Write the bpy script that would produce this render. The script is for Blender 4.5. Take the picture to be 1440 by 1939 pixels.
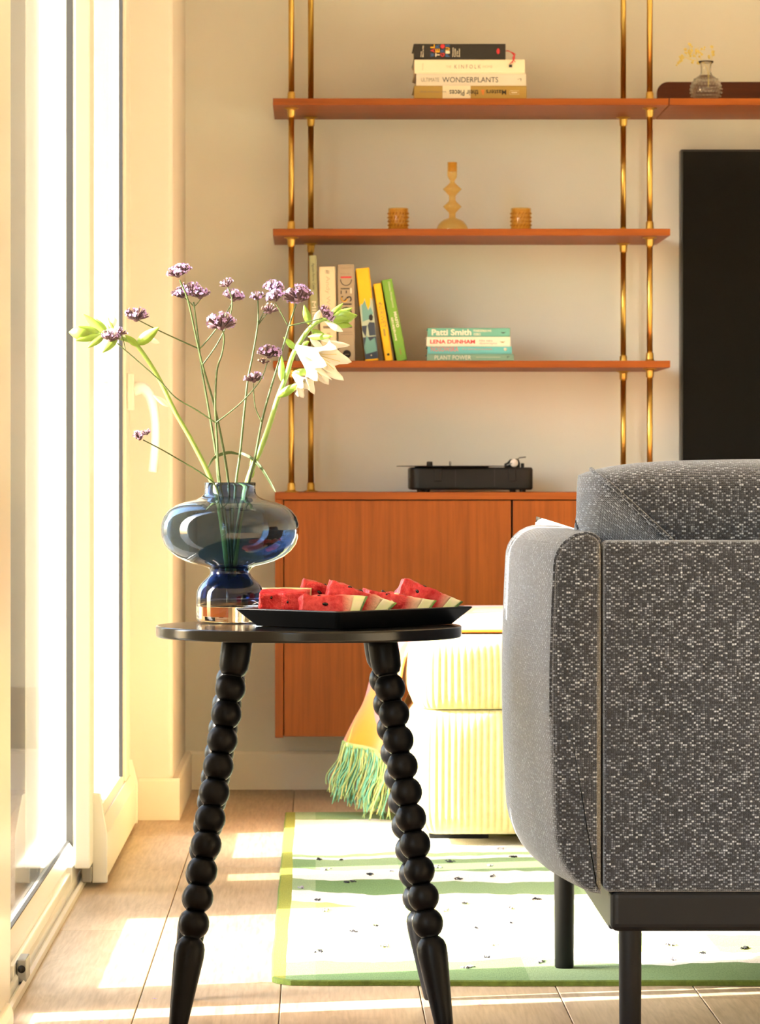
import bpy, bmesh, math, random
from mathutils import Vector, Matrix, noise
random.seed(7)
for o in list(bpy.data.objects): bpy.data.objects.remove(o)
scene = bpy.context.scene
C = scene.collection
PI = math.pi
def R(a): return math.radians(a)

# ------------------------------------------------------------------ camera
F, H, VX, VY = 7000.0, 0.865, 598.0, 900.0      # focal length in px, eye height, vanishing point
cam = bpy.data.objects.new('camera', bpy.data.cameras.new('camera')); C.objects.link(cam)
cam.data.sensor_fit = 'HORIZONTAL'; cam.data.sensor_width = 36
cam.data.lens = 36 * F / 1440
cam.data.shift_x = (720 - VX) / 1440
cam.data.shift_y = -(969.5 - VY) / 1440
cam.location = (0, 0, H); cam.rotation_euler = (R(90), 0, 0)
cam.data.clip_end = 200
cam.data.dof.use_dof = True; cam.data.dof.focus_distance = 5.85; cam.data.dof.aperture_fstop = 30
scene.camera = cam
# ------------------------------------------------------------------ sky, sun, exposure
SUN_AZ, SUN_EL = 15, 26
w = bpy.data.worlds.new('world'); scene.world = w; w.use_nodes = True
wn = w.node_tree
sky = wn.nodes.new('ShaderNodeTexSky'); sky.sky_type = 'NISHITA'; sky.sun_disc = False
sky.sun_elevation = R(SUN_EL); sky.sun_rotation = R(255); sky.dust_density = 2.0
bg = wn.nodes['Background']; wn.links.new(sky.outputs[0], bg.inputs[0]); bg.inputs[1].default_value = 2.7
sun = bpy.data.objects.new('sun', bpy.data.lights.new('sun', 'SUN')); C.objects.link(sun)
sun.data.energy = 30; sun.data.color = (1.0, 0.985, 0.92); sun.data.angle = R(0.6)
sd = Vector((math.cos(R(SUN_EL)) * math.cos(R(SUN_AZ)), math.cos(R(SUN_EL)) * math.sin(R(SUN_AZ)), -math.sin(R(SUN_EL))))
sun.rotation_euler = sd.to_track_quat('-Z', 'Y').to_euler(); sun.location = (-6, 2, 4)
vs = scene.view_settings
vs.view_transform = 'Standard'; vs.look = 'None'; vs.gamma = 1; vs.use_curve_mapping = False
vs.exposure = 0.1

# ------------------------------------------------------------------ helpers
def P(px, py, Z): return Vector(((px - VX) * Z / F, Z, H - (py - VY) * Z / F))
def X(px, Z): return (px - VX) * Z / F
def Zz(py, Z): return H - (py - VY) * Z / F
def lin(r, g, b):
    f = lambda c: (c / 255 / 12.92) if c / 255 <= .04045 else ((c / 255 + .055) / 1.055) ** 2.4
    return (f(r), f(g), f(b), 1)
def node(nt, t, **kw):
    n = nt.nodes.new(t)
    for k, v in kw.items(): setattr(n, k, v)
    return n
MATS = {}
def mat(name, col, rough=.5, metal=0, spec=.5, bump=0, bscale=200, var=0, vscale=(8, 8, 8), coat=0, trans=0, ior=1.45, sheen=0, col2=None, emit=None):
    """plain procedural material: base colour with a stretched noise variation and a fine bump"""
    m = bpy.data.materials.new(name); m.use_nodes = True; nt = m.node_tree
    b = nt.nodes['Principled BSDF']
    b.inputs['Base Color'].default_value = col; b.inputs['Roughness'].default_value = rough
    b.inputs['Metallic'].default_value = metal; b.inputs['Specular IOR Level'].default_value = spec
    b.inputs['Coat Weight'].default_value = coat; b.inputs['Transmission Weight'].default_value = trans
    b.inputs['IOR'].default_value = ior; b.inputs['Sheen Weight'].default_value = sheen
    tc = node(nt, 'ShaderNodeTexCoord')
    if var or col2:
        mp = node(nt, 'ShaderNodeMapping'); mp.inputs['Scale'].default_value = vscale
        nz = node(nt, 'ShaderNodeTexNoise'); nz.inputs['Scale'].default_value = 1; nz.inputs['Detail'].default_value = 5; nz.inputs['Roughness'].default_value = .6
        nt.links.new(tc.outputs['Object'], mp.inputs[0]); nt.links.new(mp.outputs[0], nz.inputs[0])
        cr = node(nt, 'ShaderNodeValToRGB')
        c2 = col2 or tuple(c * (1 - var) for c in col[:3]) + (1,)
        cr.color_ramp.elements[0].color = c2; cr.color_ramp.elements[1].color = col
        cr.color_ramp.elements[0].position = .36; cr.color_ramp.elements[1].position = .64
        nt.links.new(nz.outputs[0], cr.inputs[0]); nt.links.new(cr.outputs[0], b.inputs['Base Color'])
    if bump:
        n2 = node(nt, 'ShaderNodeTexNoise'); n2.inputs['Scale'].default_value = bscale; n2.inputs['Detail'].default_value = 3
        nt.links.new(tc.outputs['Object'], n2.inputs[0])
        bp = node(nt, 'ShaderNodeBump'); bp.inputs['Strength'].default_value = bump; bp.inputs['Distance'].default_value = .002
        nt.links.new(n2.outputs[0], bp.inputs['Height']); nt.links.new(bp.outputs[0], b.inputs['Normal'])
    MATS[name] = m
    return m
def M(n): return MATS[n]

class MB:
    def __init__(s): s.v = []; s.f = []; s.mi = []; s.cur = 0; s.smooth = []; s.sm = True
    def add(s, vs, fs):
        o = len(s.v); s.v += [tuple(p) for p in vs]
        for f in fs: s.f.append([i + o for i in f]); s.mi.append(s.cur); s.smooth.append(s.sm)
        return s
    def box(s, x0, x1, y0, y1, z0, z1):
        v = [(x, y, z) for x in (x0, x1) for y in (y0, y1) for z in (z0, z1)]
        sm = s.sm; s.sm = False
        s.add(v, [(0, 1, 3, 2), (4, 6, 7, 5), (0, 4, 5, 1), (2, 3, 7, 6), (0, 2, 6, 4), (1, 5, 7, 3)]); s.sm = sm
        return s
    def grid(s, fn, nu, nv, closeu=False, closev=False):
        v = [fn(i / nu, j / nv) for i in range(nu + (0 if closeu else 1)) for j in range(nv + (0 if closev else 1))]
        mu = nu if closeu else nu + 1; mv = nv if closev else nv + 1
        fs = []
        for i in range(nu):
            for j in range(nv):
                a = i * mv + j; b = ((i + 1) % mu) * mv + j; c = ((i + 1) % mu) * mv + (j + 1) % mv; d = i * mv + (j + 1) % mv
                fs.append((a, b, c, d))
        return s.add(v, fs)
    def lathe(s, prof, c=(0, 0, 0), n=32, axis=None, cap=True):
        c = Vector(c); ax = Vector(axis).normalized() if axis is not None else Vector((0, 0, 1))
        q = Vector((0, 0, 1)).rotation_difference(ax)
        v = []; fs = []
        for (r, z) in prof:
            for k in range(n):
                a = 2 * PI * k / n
                v.append(c + q @ Vector((r * math.cos(a), r * math.sin(a), z)))
        m = len(prof)
        for i in range(m - 1):
            for k in range(n):
                fs.append((i * n + k, i * n + (k + 1) % n, (i + 1) * n + (k + 1) % n, (i + 1) * n + k))
        if cap:
            if prof[0][0] > 1e-6: fs.append(tuple(range(n))[::-1])
            if prof[-1][0] > 1e-6: fs.append(tuple(range((m - 1) * n, m * n)))
        return s.add(v, fs)
    def tube(s, pts, r, n=8):
        pts = [Vector(p) for p in pts]
        rs = r if isinstance(r, (list, tuple)) else [r] * len(pts)
        t0 = (pts[1] - pts[0]).normalized()
        u = t0.orthogonal().normalized(); v = []; fs = []
        prev = t0
        for i, p in enumerate(pts):
            t = (pts[min(i + 1, len(pts) - 1)] - pts[max(i - 1, 0)]).normalized()
            u = prev.rotation_difference(t) @ u; u = (u - t * u.dot(t)).normalized(); prev = t
            w_ = t.cross(u)
            for k in range(n):
                a = 2 * PI * k / n
                v.append(p + (u * math.cos(a) + w_ * math.sin(a)) * rs[i])
        for i in range(len(pts) - 1):
            for k in range(n):
                fs.append((i * n + k, i * n + (k + 1) % n, (i + 1) * n + (k + 1) % n, (i + 1) * n + k))
        fs.append(tuple(range(n))[::-1]); fs.append(tuple(range((len(pts) - 1) * n, len(pts) * n)))
        return s.add(v, fs)
    def prism(s, poly, ax, a0, a1):
        """poly 2-D in the two axes other than ax (order x,y,z), extruded from a0 to a1"""
        def mk(p, a):
            return {'x': (a, p[0], p[1]), 'y': (p[0], a, p[1]), 'z': (p[0], p[1], a)}[ax]
        n = len(poly); v = [mk(p, a0) for p in poly] + [mk(p, a1) for p in poly]
        sm = s.sm; s.sm = False
        s.add(v, [tuple(range(n)), tuple(range(n, 2 * n))[::-1]] + [(i, i + n, (i + 1) % n + n, (i + 1) % n) for i in range(n)]); s.sm = sm
        return s
    def sphere(s, c, r, nu=12, nv=8, sc=(1, 1, 1)):
        prof = [(max(1e-7, r * math.sin(PI * j / nv)), -r * math.cos(PI * j / nv)) for j in range(nv + 1)]
        o = len(s.v); s.lathe(prof, (0, 0, 0), nu, cap=False)
        s.v[o:] = [(c[0] + x * sc[0], c[1] + y * sc[1], c[2] + z * sc[2]) for x, y, z in s.v[o:]]
        return s
    def mesh(s, name, merge=False, uv=False):
        me = bpy.data.meshes.new(name); me.from_pydata(s.v, [], s.f)
        me.polygons.foreach_set('material_index', s.mi); me.polygons.foreach_set('use_smooth', s.smooth)
        bm = bmesh.new(); bm.from_mesh(me)
        if merge: bmesh.ops.remove_doubles(bm, verts=bm.verts, dist=1e-6)
        bmesh.ops.recalc_face_normals(bm, faces=bm.faces)
        if uv:
            l = bm.loops.layers.uv.new('UVMap')
            for f in bm.faces:
                n = f.normal; a = max(range(3), key=lambda k: abs(n[k]))
                for lp in f.loops:
                    c = lp.vert.co
                    lp[l].uv = (c.y, c.z) if a == 0 else ((c.x, c.z) if a == 1 else (c.x, c.y))
        bm.to_mesh(me); bm.free()
        return me
def part(name, mb, mats, parent=None, bevel=0, merge=False, uv=False, subsurf=0, solid=0, seg=2):
    me = mb.mesh(name, merge, uv) if isinstance(mb, MB) else mb
    o = bpy.data.objects.new(name, me); C.objects.link(o)
    if isinstance(mb, MB):
        for m in (mats if isinstance(mats, (list, tuple)) else [mats]): me.materials.append(M(m))
    if parent is not None:
        o.parent = parent
        if parent.get('_world'): 
            p = parent; off = Vector((0, 0, 0))
            while p is not None: off += p.location; p = p.parent
            o.location = -off
            o['_world'] = 1
    if solid:
        md = o.modifiers.new('solid', 'SOLIDIFY'); md.thickness = solid; md.offset = 0
    if bevel:
        md = o.modifiers.new('bevel', 'BEVEL'); md.width = bevel; md.segments = seg; md.limit_method = 'ANGLE'; md.angle_limit = R(40)
    if subsurf:
        md = o.modifiers.new('sub', 'SUBSURF'); md.levels = subsurf; md.render_levels = subsurf
    return o
def tag(o, label, cat, group=None, kind=None):
    o['label'] = label; o['category'] = cat
    if group: o['group'] = group
    if kind: o['kind'] = kind
    return o
def thing(name, label, cat, loc=(0, 0, 0), group=None, kind=None, world=True):
    o = bpy.data.objects.new(name, None); C.objects.link(o); o.location = loc; o.empty_display_size = .05
    if world: o['_world'] = 1
    return tag(o, label, cat, group, kind)
def smooth_path(pts, n=6):
    pts = [Vector(p) for p in pts]; out = []
    for i in range(len(pts) - 1):
        p0 = pts[max(i - 1, 0)]; p1 = pts[i]; p2 = pts[i + 1]; p3 = pts[min(i + 2, len(pts) - 1)]
        for k in range(n):
            t = k / n
            out.append(.5 * ((2 * p1) + (p2 - p0) * t + (2 * p0 - 5 * p1 + 4 * p2 - p3) * t * t + (3 * p1 - p0 - 3 * p2 + p3) * t ** 3))
    out.append(pts[-1]); return out

def lettering(body, matname, parent, cx, cz, width, height, y, th=0, name='lettering', bold=0):
    """flat printed text; (cx,cz) its centre in the x-z plane, th its turn in that plane"""
    cu = bpy.data.curves.new('text', 'FONT'); cu.body = body; cu.size = 1; cu.offset = bold; cu.resolution_u = 3
    t = bpy.data.objects.new('text', cu); C.objects.link(t)
    bpy.context.view_layer.update()
    me = bpy.data.meshes.new_from_object(t.evaluated_get(bpy.context.evaluated_depsgraph_get()))
    bpy.data.objects.remove(t); bpy.data.curves.remove(cu)
    xs = [v.co.x for v in me.vertices]; ys = [v.co.y for v in me.vertices]
    x0, x1, y0, y1 = min(xs), max(xs), min(ys), max(ys)
    c, s = math.cos(R(th)), math.sin(R(th))
    for v in me.vertices:
        a = ((v.co.x - x0) / (x1 - x0) - .5) * width; b = ((v.co.y - y0) / max(1e-6, y1 - y0) - .5) * height
        v.co = (cx + a * c - b * s, y, cz + a * s + b * c)
    me.materials.clear(); me.materials.append(M(matname))
    o = bpy.data.objects.new(name, me); C.objects.link(o); o.parent = parent
    return o

# ------------------------------------------------------------------ materials
mat('wall', lin(227, 223, 211), .9, bump=.15, bscale=90, var=.03, vscale=(2, 2, 2))
mat('trim_white', lin(240, 232, 215), .45)
mat('pvc', lin(243, 238, 225), .3, coat=.2)
mat('gasket', lin(28, 25, 22), .6)
mat('steel', lin(150, 148, 142), .35, metal=.9)
mat('ceiling', lin(240, 236, 226), .9)
mat('deck', lin(110, 100, 88), .8, var=.2, vscale=(3, 30, 3))
mat('render_wall', lin(120, 114, 100), .9, bump=.2, bscale=60, var=.12, vscale=(1.5, 1.5, 1.5))
mat('plinth', lin(84, 77, 68), .9, var=.2, vscale=(6, 6, 6))
mat('brass', lin(204, 168, 88), .32, metal=1)
mat('brass_dark', lin(188, 152, 74), .38, metal=1)
mat('black_wood', lin(11, 11, 12), .36, spec=.12, bump=.05, bscale=40)
mat('black_top', lin(12, 12, 13), .2, spec=.4)
mat('tray', lin(20, 21, 23), .33, spec=.5)
mat('black_metal', lin(16, 16, 17), .5, spec=.25)
mat('black_plastic', lin(18, 16, 14), .45, spec=.3)
mat('vinyl', lin(14, 13, 13), .3)
mat('tv_glass', lin(5, 5, 5), .07, spec=.2)
mat('tv_edge', lin(24, 22, 20), .4)
mat('white_part', lin(230, 215, 205), .4)
mat('page', lin(225, 205, 165), .9, var=.15, vscale=(2, 2, 400))
mat('stem_green', lin(74, 92, 48), .55, var=.25, vscale=(30, 30, 30))
mat('stem_pale', lin(134, 164, 78), .45, var=.15, vscale=(30, 30, 30))
mat('leaf_green', lin(138, 172, 66), .45, var=.25, vscale=(40, 40, 40))
mat('petal_white', lin(248, 243, 230), .5)
mat('calyx', lin(92, 66, 72), .7)
mat('lilac', lin(190, 156, 214), .6)
mat('pale_pink', lin(240, 205, 195), .6)
mat('flesh', lin(186, 16, 28), .3, var=.0, col2=lin(216, 66, 66), vscale=(110, 110, 110), bump=.8, bscale=350)
def flesh_fade():
    nt = M('flesh').node_tree; b = nt.nodes['Principled BSDF']; src = b.inputs['Base Color'].links[0].from_socket
    tc = node(nt, 'ShaderNodeTexCoord'); sp = node(nt, 'ShaderNodeSeparateXYZ'); nt.links.new(tc.outputs['Object'], sp.inputs[0])
    mr = node(nt, 'ShaderNodeMapRange'); mr.inputs[1].default_value = .060; mr.inputs[2].default_value = .083; nt.links.new(sp.outputs[0], mr.inputs[0])
    mx = node(nt, 'ShaderNodeMix', data_type='RGBA'); nt.links.new(mr.outputs[0], mx.inputs[0]); nt.links.new(src, mx.inputs[6]); mx.inputs[7].default_value = lin(238, 206, 170); nt.links.new(mx.outputs[2], b.inputs['Base Color'])
flesh_fade()
mat('rind', lin(218, 226, 160), .4, col2=lin(236, 226, 190), vscale=(40, 40, 40))
mat('peel', lin(54, 92, 40), .3, col2=lin(120, 150, 70), vscale=(50, 50, 50))
mat('seed', lin(32, 16, 14), .25)
mat('seed_white', lin(240, 222, 190), .4)
mat('fringe_teal', lin(98, 158, 132), .8)
mat('fringe_green', lin(138, 160, 98), .8)
mat('fringe_yellow', lin(176, 172, 108), .8)
mat('pillow_white', lin(240, 234, 224), .9, bump=.3, bscale=500)
mat('pillow_corner', lin(70, 70, 72), .9, col2=lin(215, 212, 205), vscale=(260, 260, 260))
mat('corduroy', lin(212, 200, 138), .85, sheen=.3, var=.12, vscale=(60, 60, 60), bump=.4, bscale=700)
mat('dried', lin(226, 204, 118), .8)
mat('tuft_black', lin(38, 36, 40), .9)
mat('tuft_grey', lin(150, 142, 150), .9)
for n_, c_ in dict(ink_black=(34, 28, 24), ink_grey=(140, 125, 100), ink_faint=(196, 178, 140), ink_white=(238, 226, 200), ink_red=(206, 52, 60), ink_blue=(58, 96, 150),
                   ink_yellow=(240, 180, 40), ink_orange=(232, 130, 60), ink_olive=(150, 130, 60), ink_teal=(112, 160, 150), ink_navy=(52, 62, 78), ink_paleblue=(178, 190, 165), ink_redlight=(222, 112, 110)).items():
    mat(n_, lin(*c_), .6)
for n_, c_ in dict(bk_black=(33, 27, 22), bk_cream=(240, 226, 194), bk_pale=(228, 212, 190), bk_olive=(182, 146, 66), bk_sage=(160, 160, 116), bk_ivory=(232, 212, 172), bk_taupe=(170, 150, 120),
                   bk_yellow=(250, 186, 6), bk_yellow2=(246, 190, 16), bk_green=(118, 164, 50), bk_teal=(104, 168, 146), bk_white=(240, 226, 200), bk_aqua=(112, 188, 184), bk_grey=(132, 164, 138), bk_dark=(40, 33, 28)).items():
    mat(n_, lin(*c_), .5, bump=.08, bscale=300)

def wood_mat(name, c1, c2, scale, rough=.45, coat=0):
    m = mat(name, c1, rough, coat=coat, spec=.25); nt = m.node_tree; b = nt.nodes['Principled BSDF']
    tc = node(nt, 'ShaderNodeTexCoord'); mp = node(nt, 'ShaderNodeMapping'); mp.inputs['Scale'].default_value = scale
    nz = node(nt, 'ShaderNodeTexNoise'); nz.inputs['Scale'].default_value = 1; nz.inputs['Detail'].default_value = 8; nz.inputs['Roughness'].default_value = .65; nz.inputs['Distortion'].default_value = .4
    cr = node(nt, 'ShaderNodeValToRGB'); cr.color_ramp.elements[0].color = c2; cr.color_ramp.elements[1].color = c1
    cr.color_ramp.elements[0].position = .3; cr.color_ramp.elements[1].position = .7
    nt.links.new(tc.outputs['Object'], mp.inputs[0]); nt.links.new(mp.outputs[0], nz.inputs[0]); nt.links.new(nz.outputs[0], cr.inputs[0]); nt.links.new(cr.outputs[0], b.inputs['Base Color'])
    bp = node(nt, 'ShaderNodeBump'); bp.inputs['Strength'].default_value = .12; bp.inputs['Distance'].default_value = .001
    nt.links.new(nz.outputs[0], bp.inputs['Height']); nt.links.new(bp.outputs[0], b.inputs['Normal'])
    return m
wood_mat('teak_v', lin(150, 80, 22), lin(122, 62, 14), (70, 70, 2.5))
wood_mat('teak_h', lin(150, 79, 22), lin(124, 61, 14), (3, 60, 60))
wood_mat('teak_dark', lin(92, 44, 20), lin(74, 33, 13), (3, 60, 60))

def plank_mat():
    m = mat('plank', lin(200, 170, 130), .42, spec=.4); nt = m.node_tree; b = nt.nodes['Principled BSDF']
    tc = node(nt, 'ShaderNodeTexCoord'); oi = node(nt, 'ShaderNodeObjectInfo')
    cmb = node(nt, 'ShaderNodeCombineXYZ'); mul = node(nt, 'ShaderNodeMath', operation='MULTIPLY'); mul.inputs[1].default_value = 37
    nt.links.new(oi.outputs['Random'], mul.inputs[0])
    for k in range(3): nt.links.new(mul.outputs[0], cmb.inputs[k])
    ad = node(nt, 'ShaderNodeVectorMath', operation='ADD'); nt.links.new(tc.outputs['Object'], ad.inputs[0]); nt.links.new(cmb.outputs[0], ad.inputs[1])
    mp = node(nt, 'ShaderNodeMapping'); mp.inputs['Scale'].default_value = (9, 1.1, 1)
    nt.links.new(ad.outputs[0], mp.inputs[0])
    nz = node(nt, 'ShaderNodeTexNoise'); nz.inputs['Scale'].default_value = 1.3; nz.inputs['Detail'].default_value = 3; nz.inputs['Distortion'].default_value = .8
    nt.links.new(mp.outputs[0], nz.inputs[0])
    wv = node(nt, 'ShaderNodeMath', operation='MULTIPLY'); wv.inputs[1].default_value = 60; nt.links.new(nz.outputs[0], wv.inputs[0])
    sn = node(nt, 'ShaderNodeMath', operation='SINE'); nt.links.new(wv.outputs[0], sn.inputs[0])
    mp2 = node(nt, 'ShaderNodeMapping'); mp2.inputs['Scale'].default_value = (160, 8, 1); nt.links.new(ad.outputs[0], mp2.inputs[0])
    n2 = node(nt, 'ShaderNodeTexNoise'); n2.inputs['Scale'].default_value = 1; n2.inputs['Detail'].default_value = 4; nt.links.new(mp2.outputs[0], n2.inputs[0])
    a1 = node(nt, 'ShaderNodeMath', operation='MULTIPLY_ADD'); a1.inputs[1].default_value = .06; nt.links.new(sn.outputs[0], a1.inputs[0]); nt.links.new(n2.outputs[0], a1.inputs[2])
    a2 = node(nt, 'ShaderNodeMath', operation='MULTIPLY_ADD'); a2.inputs[1].default_value = .35; nt.links.new(oi.outputs['Random'], a2.inputs[0]); nt.links.new(a1.outputs[0], a2.inputs[2])
    cr = node(nt, 'ShaderNodeValToRGB'); cr.color_ramp.elements[0].color = lin(156, 130, 100); cr.color_ramp.elements[1].color = lin(196, 171, 141)
    cr.color_ramp.elements[0].position = .3; cr.color_ramp.elements[1].position = .95
    nt.links.new(a2.outputs[0], cr.inputs[0]); nt.links.new(cr.outputs[0], b.inputs['Base Color'])
plank_mat()
mat('floor_gap', lin(110, 85, 60), .8)

def schlick(nt):
    ge = node(nt, 'ShaderNodeNewGeometry'); dt = node(nt, 'ShaderNodeVectorMath', operation='DOT_PRODUCT'); nt.links.new(ge.outputs['Incoming'], dt.inputs[0]); nt.links.new(ge.outputs['Normal'], dt.inputs[1])
    ab = node(nt, 'ShaderNodeMath', operation='ABSOLUTE'); nt.links.new(dt.outputs['Value'], ab.inputs[0])
    om = node(nt, 'ShaderNodeMath', operation='SUBTRACT'); om.inputs[0].default_value = 1; nt.links.new(ab.outputs[0], om.inputs[1])
    pw = node(nt, 'ShaderNodeMath', operation='POWER'); pw.inputs[1].default_value = 5; nt.links.new(om.outputs[0], pw.inputs[0])
    fr = node(nt, 'ShaderNodeMath', operation='MULTIPLY_ADD'); fr.inputs[1].default_value = .96; fr.inputs[2].default_value = .04; nt.links.new(pw.outputs[0], fr.inputs[0])
    return fr
def glass_pane(name, tint):
    m = bpy.data.materials.new(name); m.use_nodes = True; nt = m.node_tree; nt.nodes.clear()
    out = node(nt, 'ShaderNodeOutputMaterial'); mx = node(nt, 'ShaderNodeMixShader'); tr = node(nt, 'ShaderNodeBsdfTransparent'); gl = node(nt, 'ShaderNodeBsdfGlossy')
    gl.inputs['Roughness'].default_value = .02; tr.inputs[0].default_value = tint
    fr = schlick(nt)
    nt.links.new(fr.outputs[0], mx.inputs[0]); nt.links.new(tr.outputs[0], mx.inputs[1]); nt.links.new(gl.outputs[0], mx.inputs[2]); nt.links.new(mx.outputs[0], out.inputs[0])
    MATS[name] = m
glass_pane('pane', (.96, .97, .95, 1))

def glass(name, col, rough=0, ior=1.45):
    m = mat(name, col, rough, trans=1, ior=ior); return m
def amber_mat():
    m = bpy.data.materials.new('amber'); m.use_nodes = True; nt = m.node_tree; nt.nodes.clear(); L = nt.links
    out = node(nt, 'ShaderNodeOutputMaterial'); tr = node(nt, 'ShaderNodeBsdfTransparent'); tr.inputs[0].default_value = (1.0, .88, .52, 1)
    tl = node(nt, 'ShaderNodeBsdfTranslucent'); tl.inputs[0].default_value = lin(252, 196, 90); df = node(nt, 'ShaderNodeBsdfDiffuse'); df.inputs[0].default_value = lin(250, 190, 84)
    gl = node(nt, 'ShaderNodeBsdfGlossy'); gl.inputs['Roughness'].default_value = .08
    m1 = node(nt, 'ShaderNodeMixShader'); m1.inputs[0].default_value = .5; L.new(tl.outputs[0], m1.inputs[1]); L.new(df.outputs[0], m1.inputs[2])
    m2 = node(nt, 'ShaderNodeMixShader'); m2.inputs[0].default_value = .2; L.new(tr.outputs[0], m2.inputs[1]); L.new(m1.outputs[0], m2.inputs[2])
    fr = schlick(nt); m3 = node(nt, 'ShaderNodeMixShader')
    L.new(fr.outputs[0], m3.inputs[0]); L.new(m2.outputs[0], m3.inputs[1]); L.new(gl.outputs[0], m3.inputs[2]); L.new(m3.outputs[0], out.inputs[0]); MATS['amber'] = m
amber_mat()
glass('clear_glass', (.93, .92, .88, 1), .12)
glass('clear_neck', (.95, .95, .93, 1), .02)
def vase_glass():
    m = glass('vase_glass', (1, 1, 1, 1)); nt = m.node_tree; b = nt.nodes['Principled BSDF']
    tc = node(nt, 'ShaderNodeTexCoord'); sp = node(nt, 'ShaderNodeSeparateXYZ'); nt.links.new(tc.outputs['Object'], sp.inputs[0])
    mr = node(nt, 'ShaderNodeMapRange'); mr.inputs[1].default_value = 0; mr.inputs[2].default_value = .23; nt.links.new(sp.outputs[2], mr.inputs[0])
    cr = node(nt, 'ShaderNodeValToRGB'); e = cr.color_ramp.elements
    e[0].position = 0; e[0].color = (.93, .80, .66, 1); e[1].position = .13; e[1].color = (.93, .80, .66, 1)  # clear base: orange reflection of floor and cabinet painted in as warm tint
    for p, c in ((.16, (.07, .12, .30, 1)), (.34, (.06, .11, .34, 1)), (.42, (.20, .31, .46, 1)), (.85, (.23, .33, .46, 1)), (.9, (.22, .32, .56, 1))):
        q = e.new(p); q.color = c
    nt.links.new(mr.outputs[0], cr.inputs[0]); nt.links.new(cr.outputs[0], b.inputs['Base Color'])
vase_glass()

def weave_mat():
    m = mat('tweed', lin(90, 90, 92), .9, sheen=.5); nt = m.node_tree; b = nt.nodes['Principled BSDF']; L = nt.links
    uv = node(nt, 'ShaderNodeUVMap'); uv.uv_map = 'UVMap'
    sc = node(nt, 'ShaderNodeVectorMath', operation='SCALE'); sc.inputs['Scale'].default_value = 1 / .0034; L.new(uv.outputs[0], sc.inputs[0])
    # slight waviness of the threads
    nz = node(nt, 'ShaderNodeTexNoise'); nz.inputs['Scale'].default_value = .35; L.new(sc.outputs[0], nz.inputs[0])
    sub = node(nt, 'ShaderNodeVectorMath', operation='MULTIPLY_ADD'); sub.inputs[1].default_value = (.7, .7, 0); L.new(nz.outputs['Color'], sub.inputs[0]); L.new(sc.outputs[0], sub.inputs[2])
    sp = node(nt, 'ShaderNodeSeparateXYZ'); L.new(sub.outputs[0], sp.inputs[0])
    def math1(op, a, v=None, c=None):
        n = node(nt, 'ShaderNodeMath', operation=op)
        for i, x in enumerate((a, v, c)):
            if x is None: continue
            if isinstance(x, (int, float)): n.inputs[i].default_value = x
            else: L.new(x, n.inputs[i])
        return n.outputs[0]
    u, v = sp.outputs[0], sp.outputs[1]
    fu, fv = math1('FLOOR', u), math1('FLOOR', v)
    par = math1('MODULO', math1('ADD', math1('ADD', fu, math1('MULTIPLY', fv, 2)), 4000), 4)      # 1: warp on top
    par = math1('GREATER_THAN', par, 1.5)
    wu = math1('SINE', math1('MULTIPLY', math1('FRACT', u), PI)); wv = math1('SINE', math1('MULTIPLY', math1('FRACT', v), PI))
    h = math1('ADD', math1('MULTIPLY', par, math1('MULTIPLY', wu, math1('POWER', wv, .5))), math1('MULTIPLY', math1('SUBTRACT', 1, par), math1('MULTIPLY', wv, math1('POWER', wu, .5))))
    cell = node(nt, 'ShaderNodeCombineXYZ'); L.new(fu, cell.inputs[0]); L.new(fv, cell.inputs[1])
    # thread colour: runs of dark or light along each thread
    w1 = node(nt, 'ShaderNodeCombineXYZ'); L.new(fu, w1.inputs[0]); L.new(math1('MULTIPLY', fv, .35), w1.inputs[1])
    n1 = node(nt, 'ShaderNodeTexWhiteNoise', noise_dimensions='2D'); 
    fl1 = node(nt, 'ShaderNodeVectorMath', operation='FLOOR'); L.new(w1.outputs[0], fl1.inputs[0]); L.new(fl1.outputs[0], n1.inputs[0])
    w2 = node(nt, 'ShaderNodeCombineXYZ'); L.new(math1('MULTIPLY', fu, .35), w2.inputs[0]); L.new(math1('ADD', fv, 500), w2.inputs[1])
    n2 = node(nt, 'ShaderNodeTexWhiteNoise', noise_dimensions='2D')
    fl2 = node(nt, 'ShaderNodeVectorMath', operation='FLOOR'); L.new(w2.outputs[0], fl2.inputs[0]); L.new(fl2.outputs[0], n2.inputs[0])
    n3 = node(nt, 'ShaderNodeTexWhiteNoise', noise_dimensions='2D'); L.new(cell.outputs[0], n3.inputs[0])
    t = math1('ADD', math1('MULTIPLY', par, n1.outputs['Value']), math1('MULTIPLY', math1('SUBTRACT', 1, par), n2.outputs['Value']))
    t = math1('ADD', math1('ADD', math1('MULTIPLY', t, .38), math1('MULTIPLY', n3.outputs['Value'], .30)), math1('MULTIPLY', math1('SUBTRACT', 1, par), .22))
    t = math1('MULTIPLY', t, math1('ADD', math1('MULTIPLY', h, .45), .55))
    cr = node(nt, 'ShaderNodeValToRGB'); e = cr.color_ramp.elements
    e[0].position = .20; e[0].color = lin(16, 18, 25); e[1].position = .84; e[1].color = lin(170, 174, 182)
    q = e.new(.42); q.color = lin(38, 41, 50); q = e.new(.58); q.color = lin(104, 108, 116)
    L.new(t, cr.inputs[0]); L.new(cr.outputs[0], b.inputs['Base Color'])
    bp = node(nt, 'ShaderNodeBump'); bp.inputs['Strength'].default_value = .7; bp.inputs['Distance'].default_value = .0012
    L.new(h, bp.inputs['Height']); L.new(bp.outputs[0], b.inputs['Normal'])
weave_mat()

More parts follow.
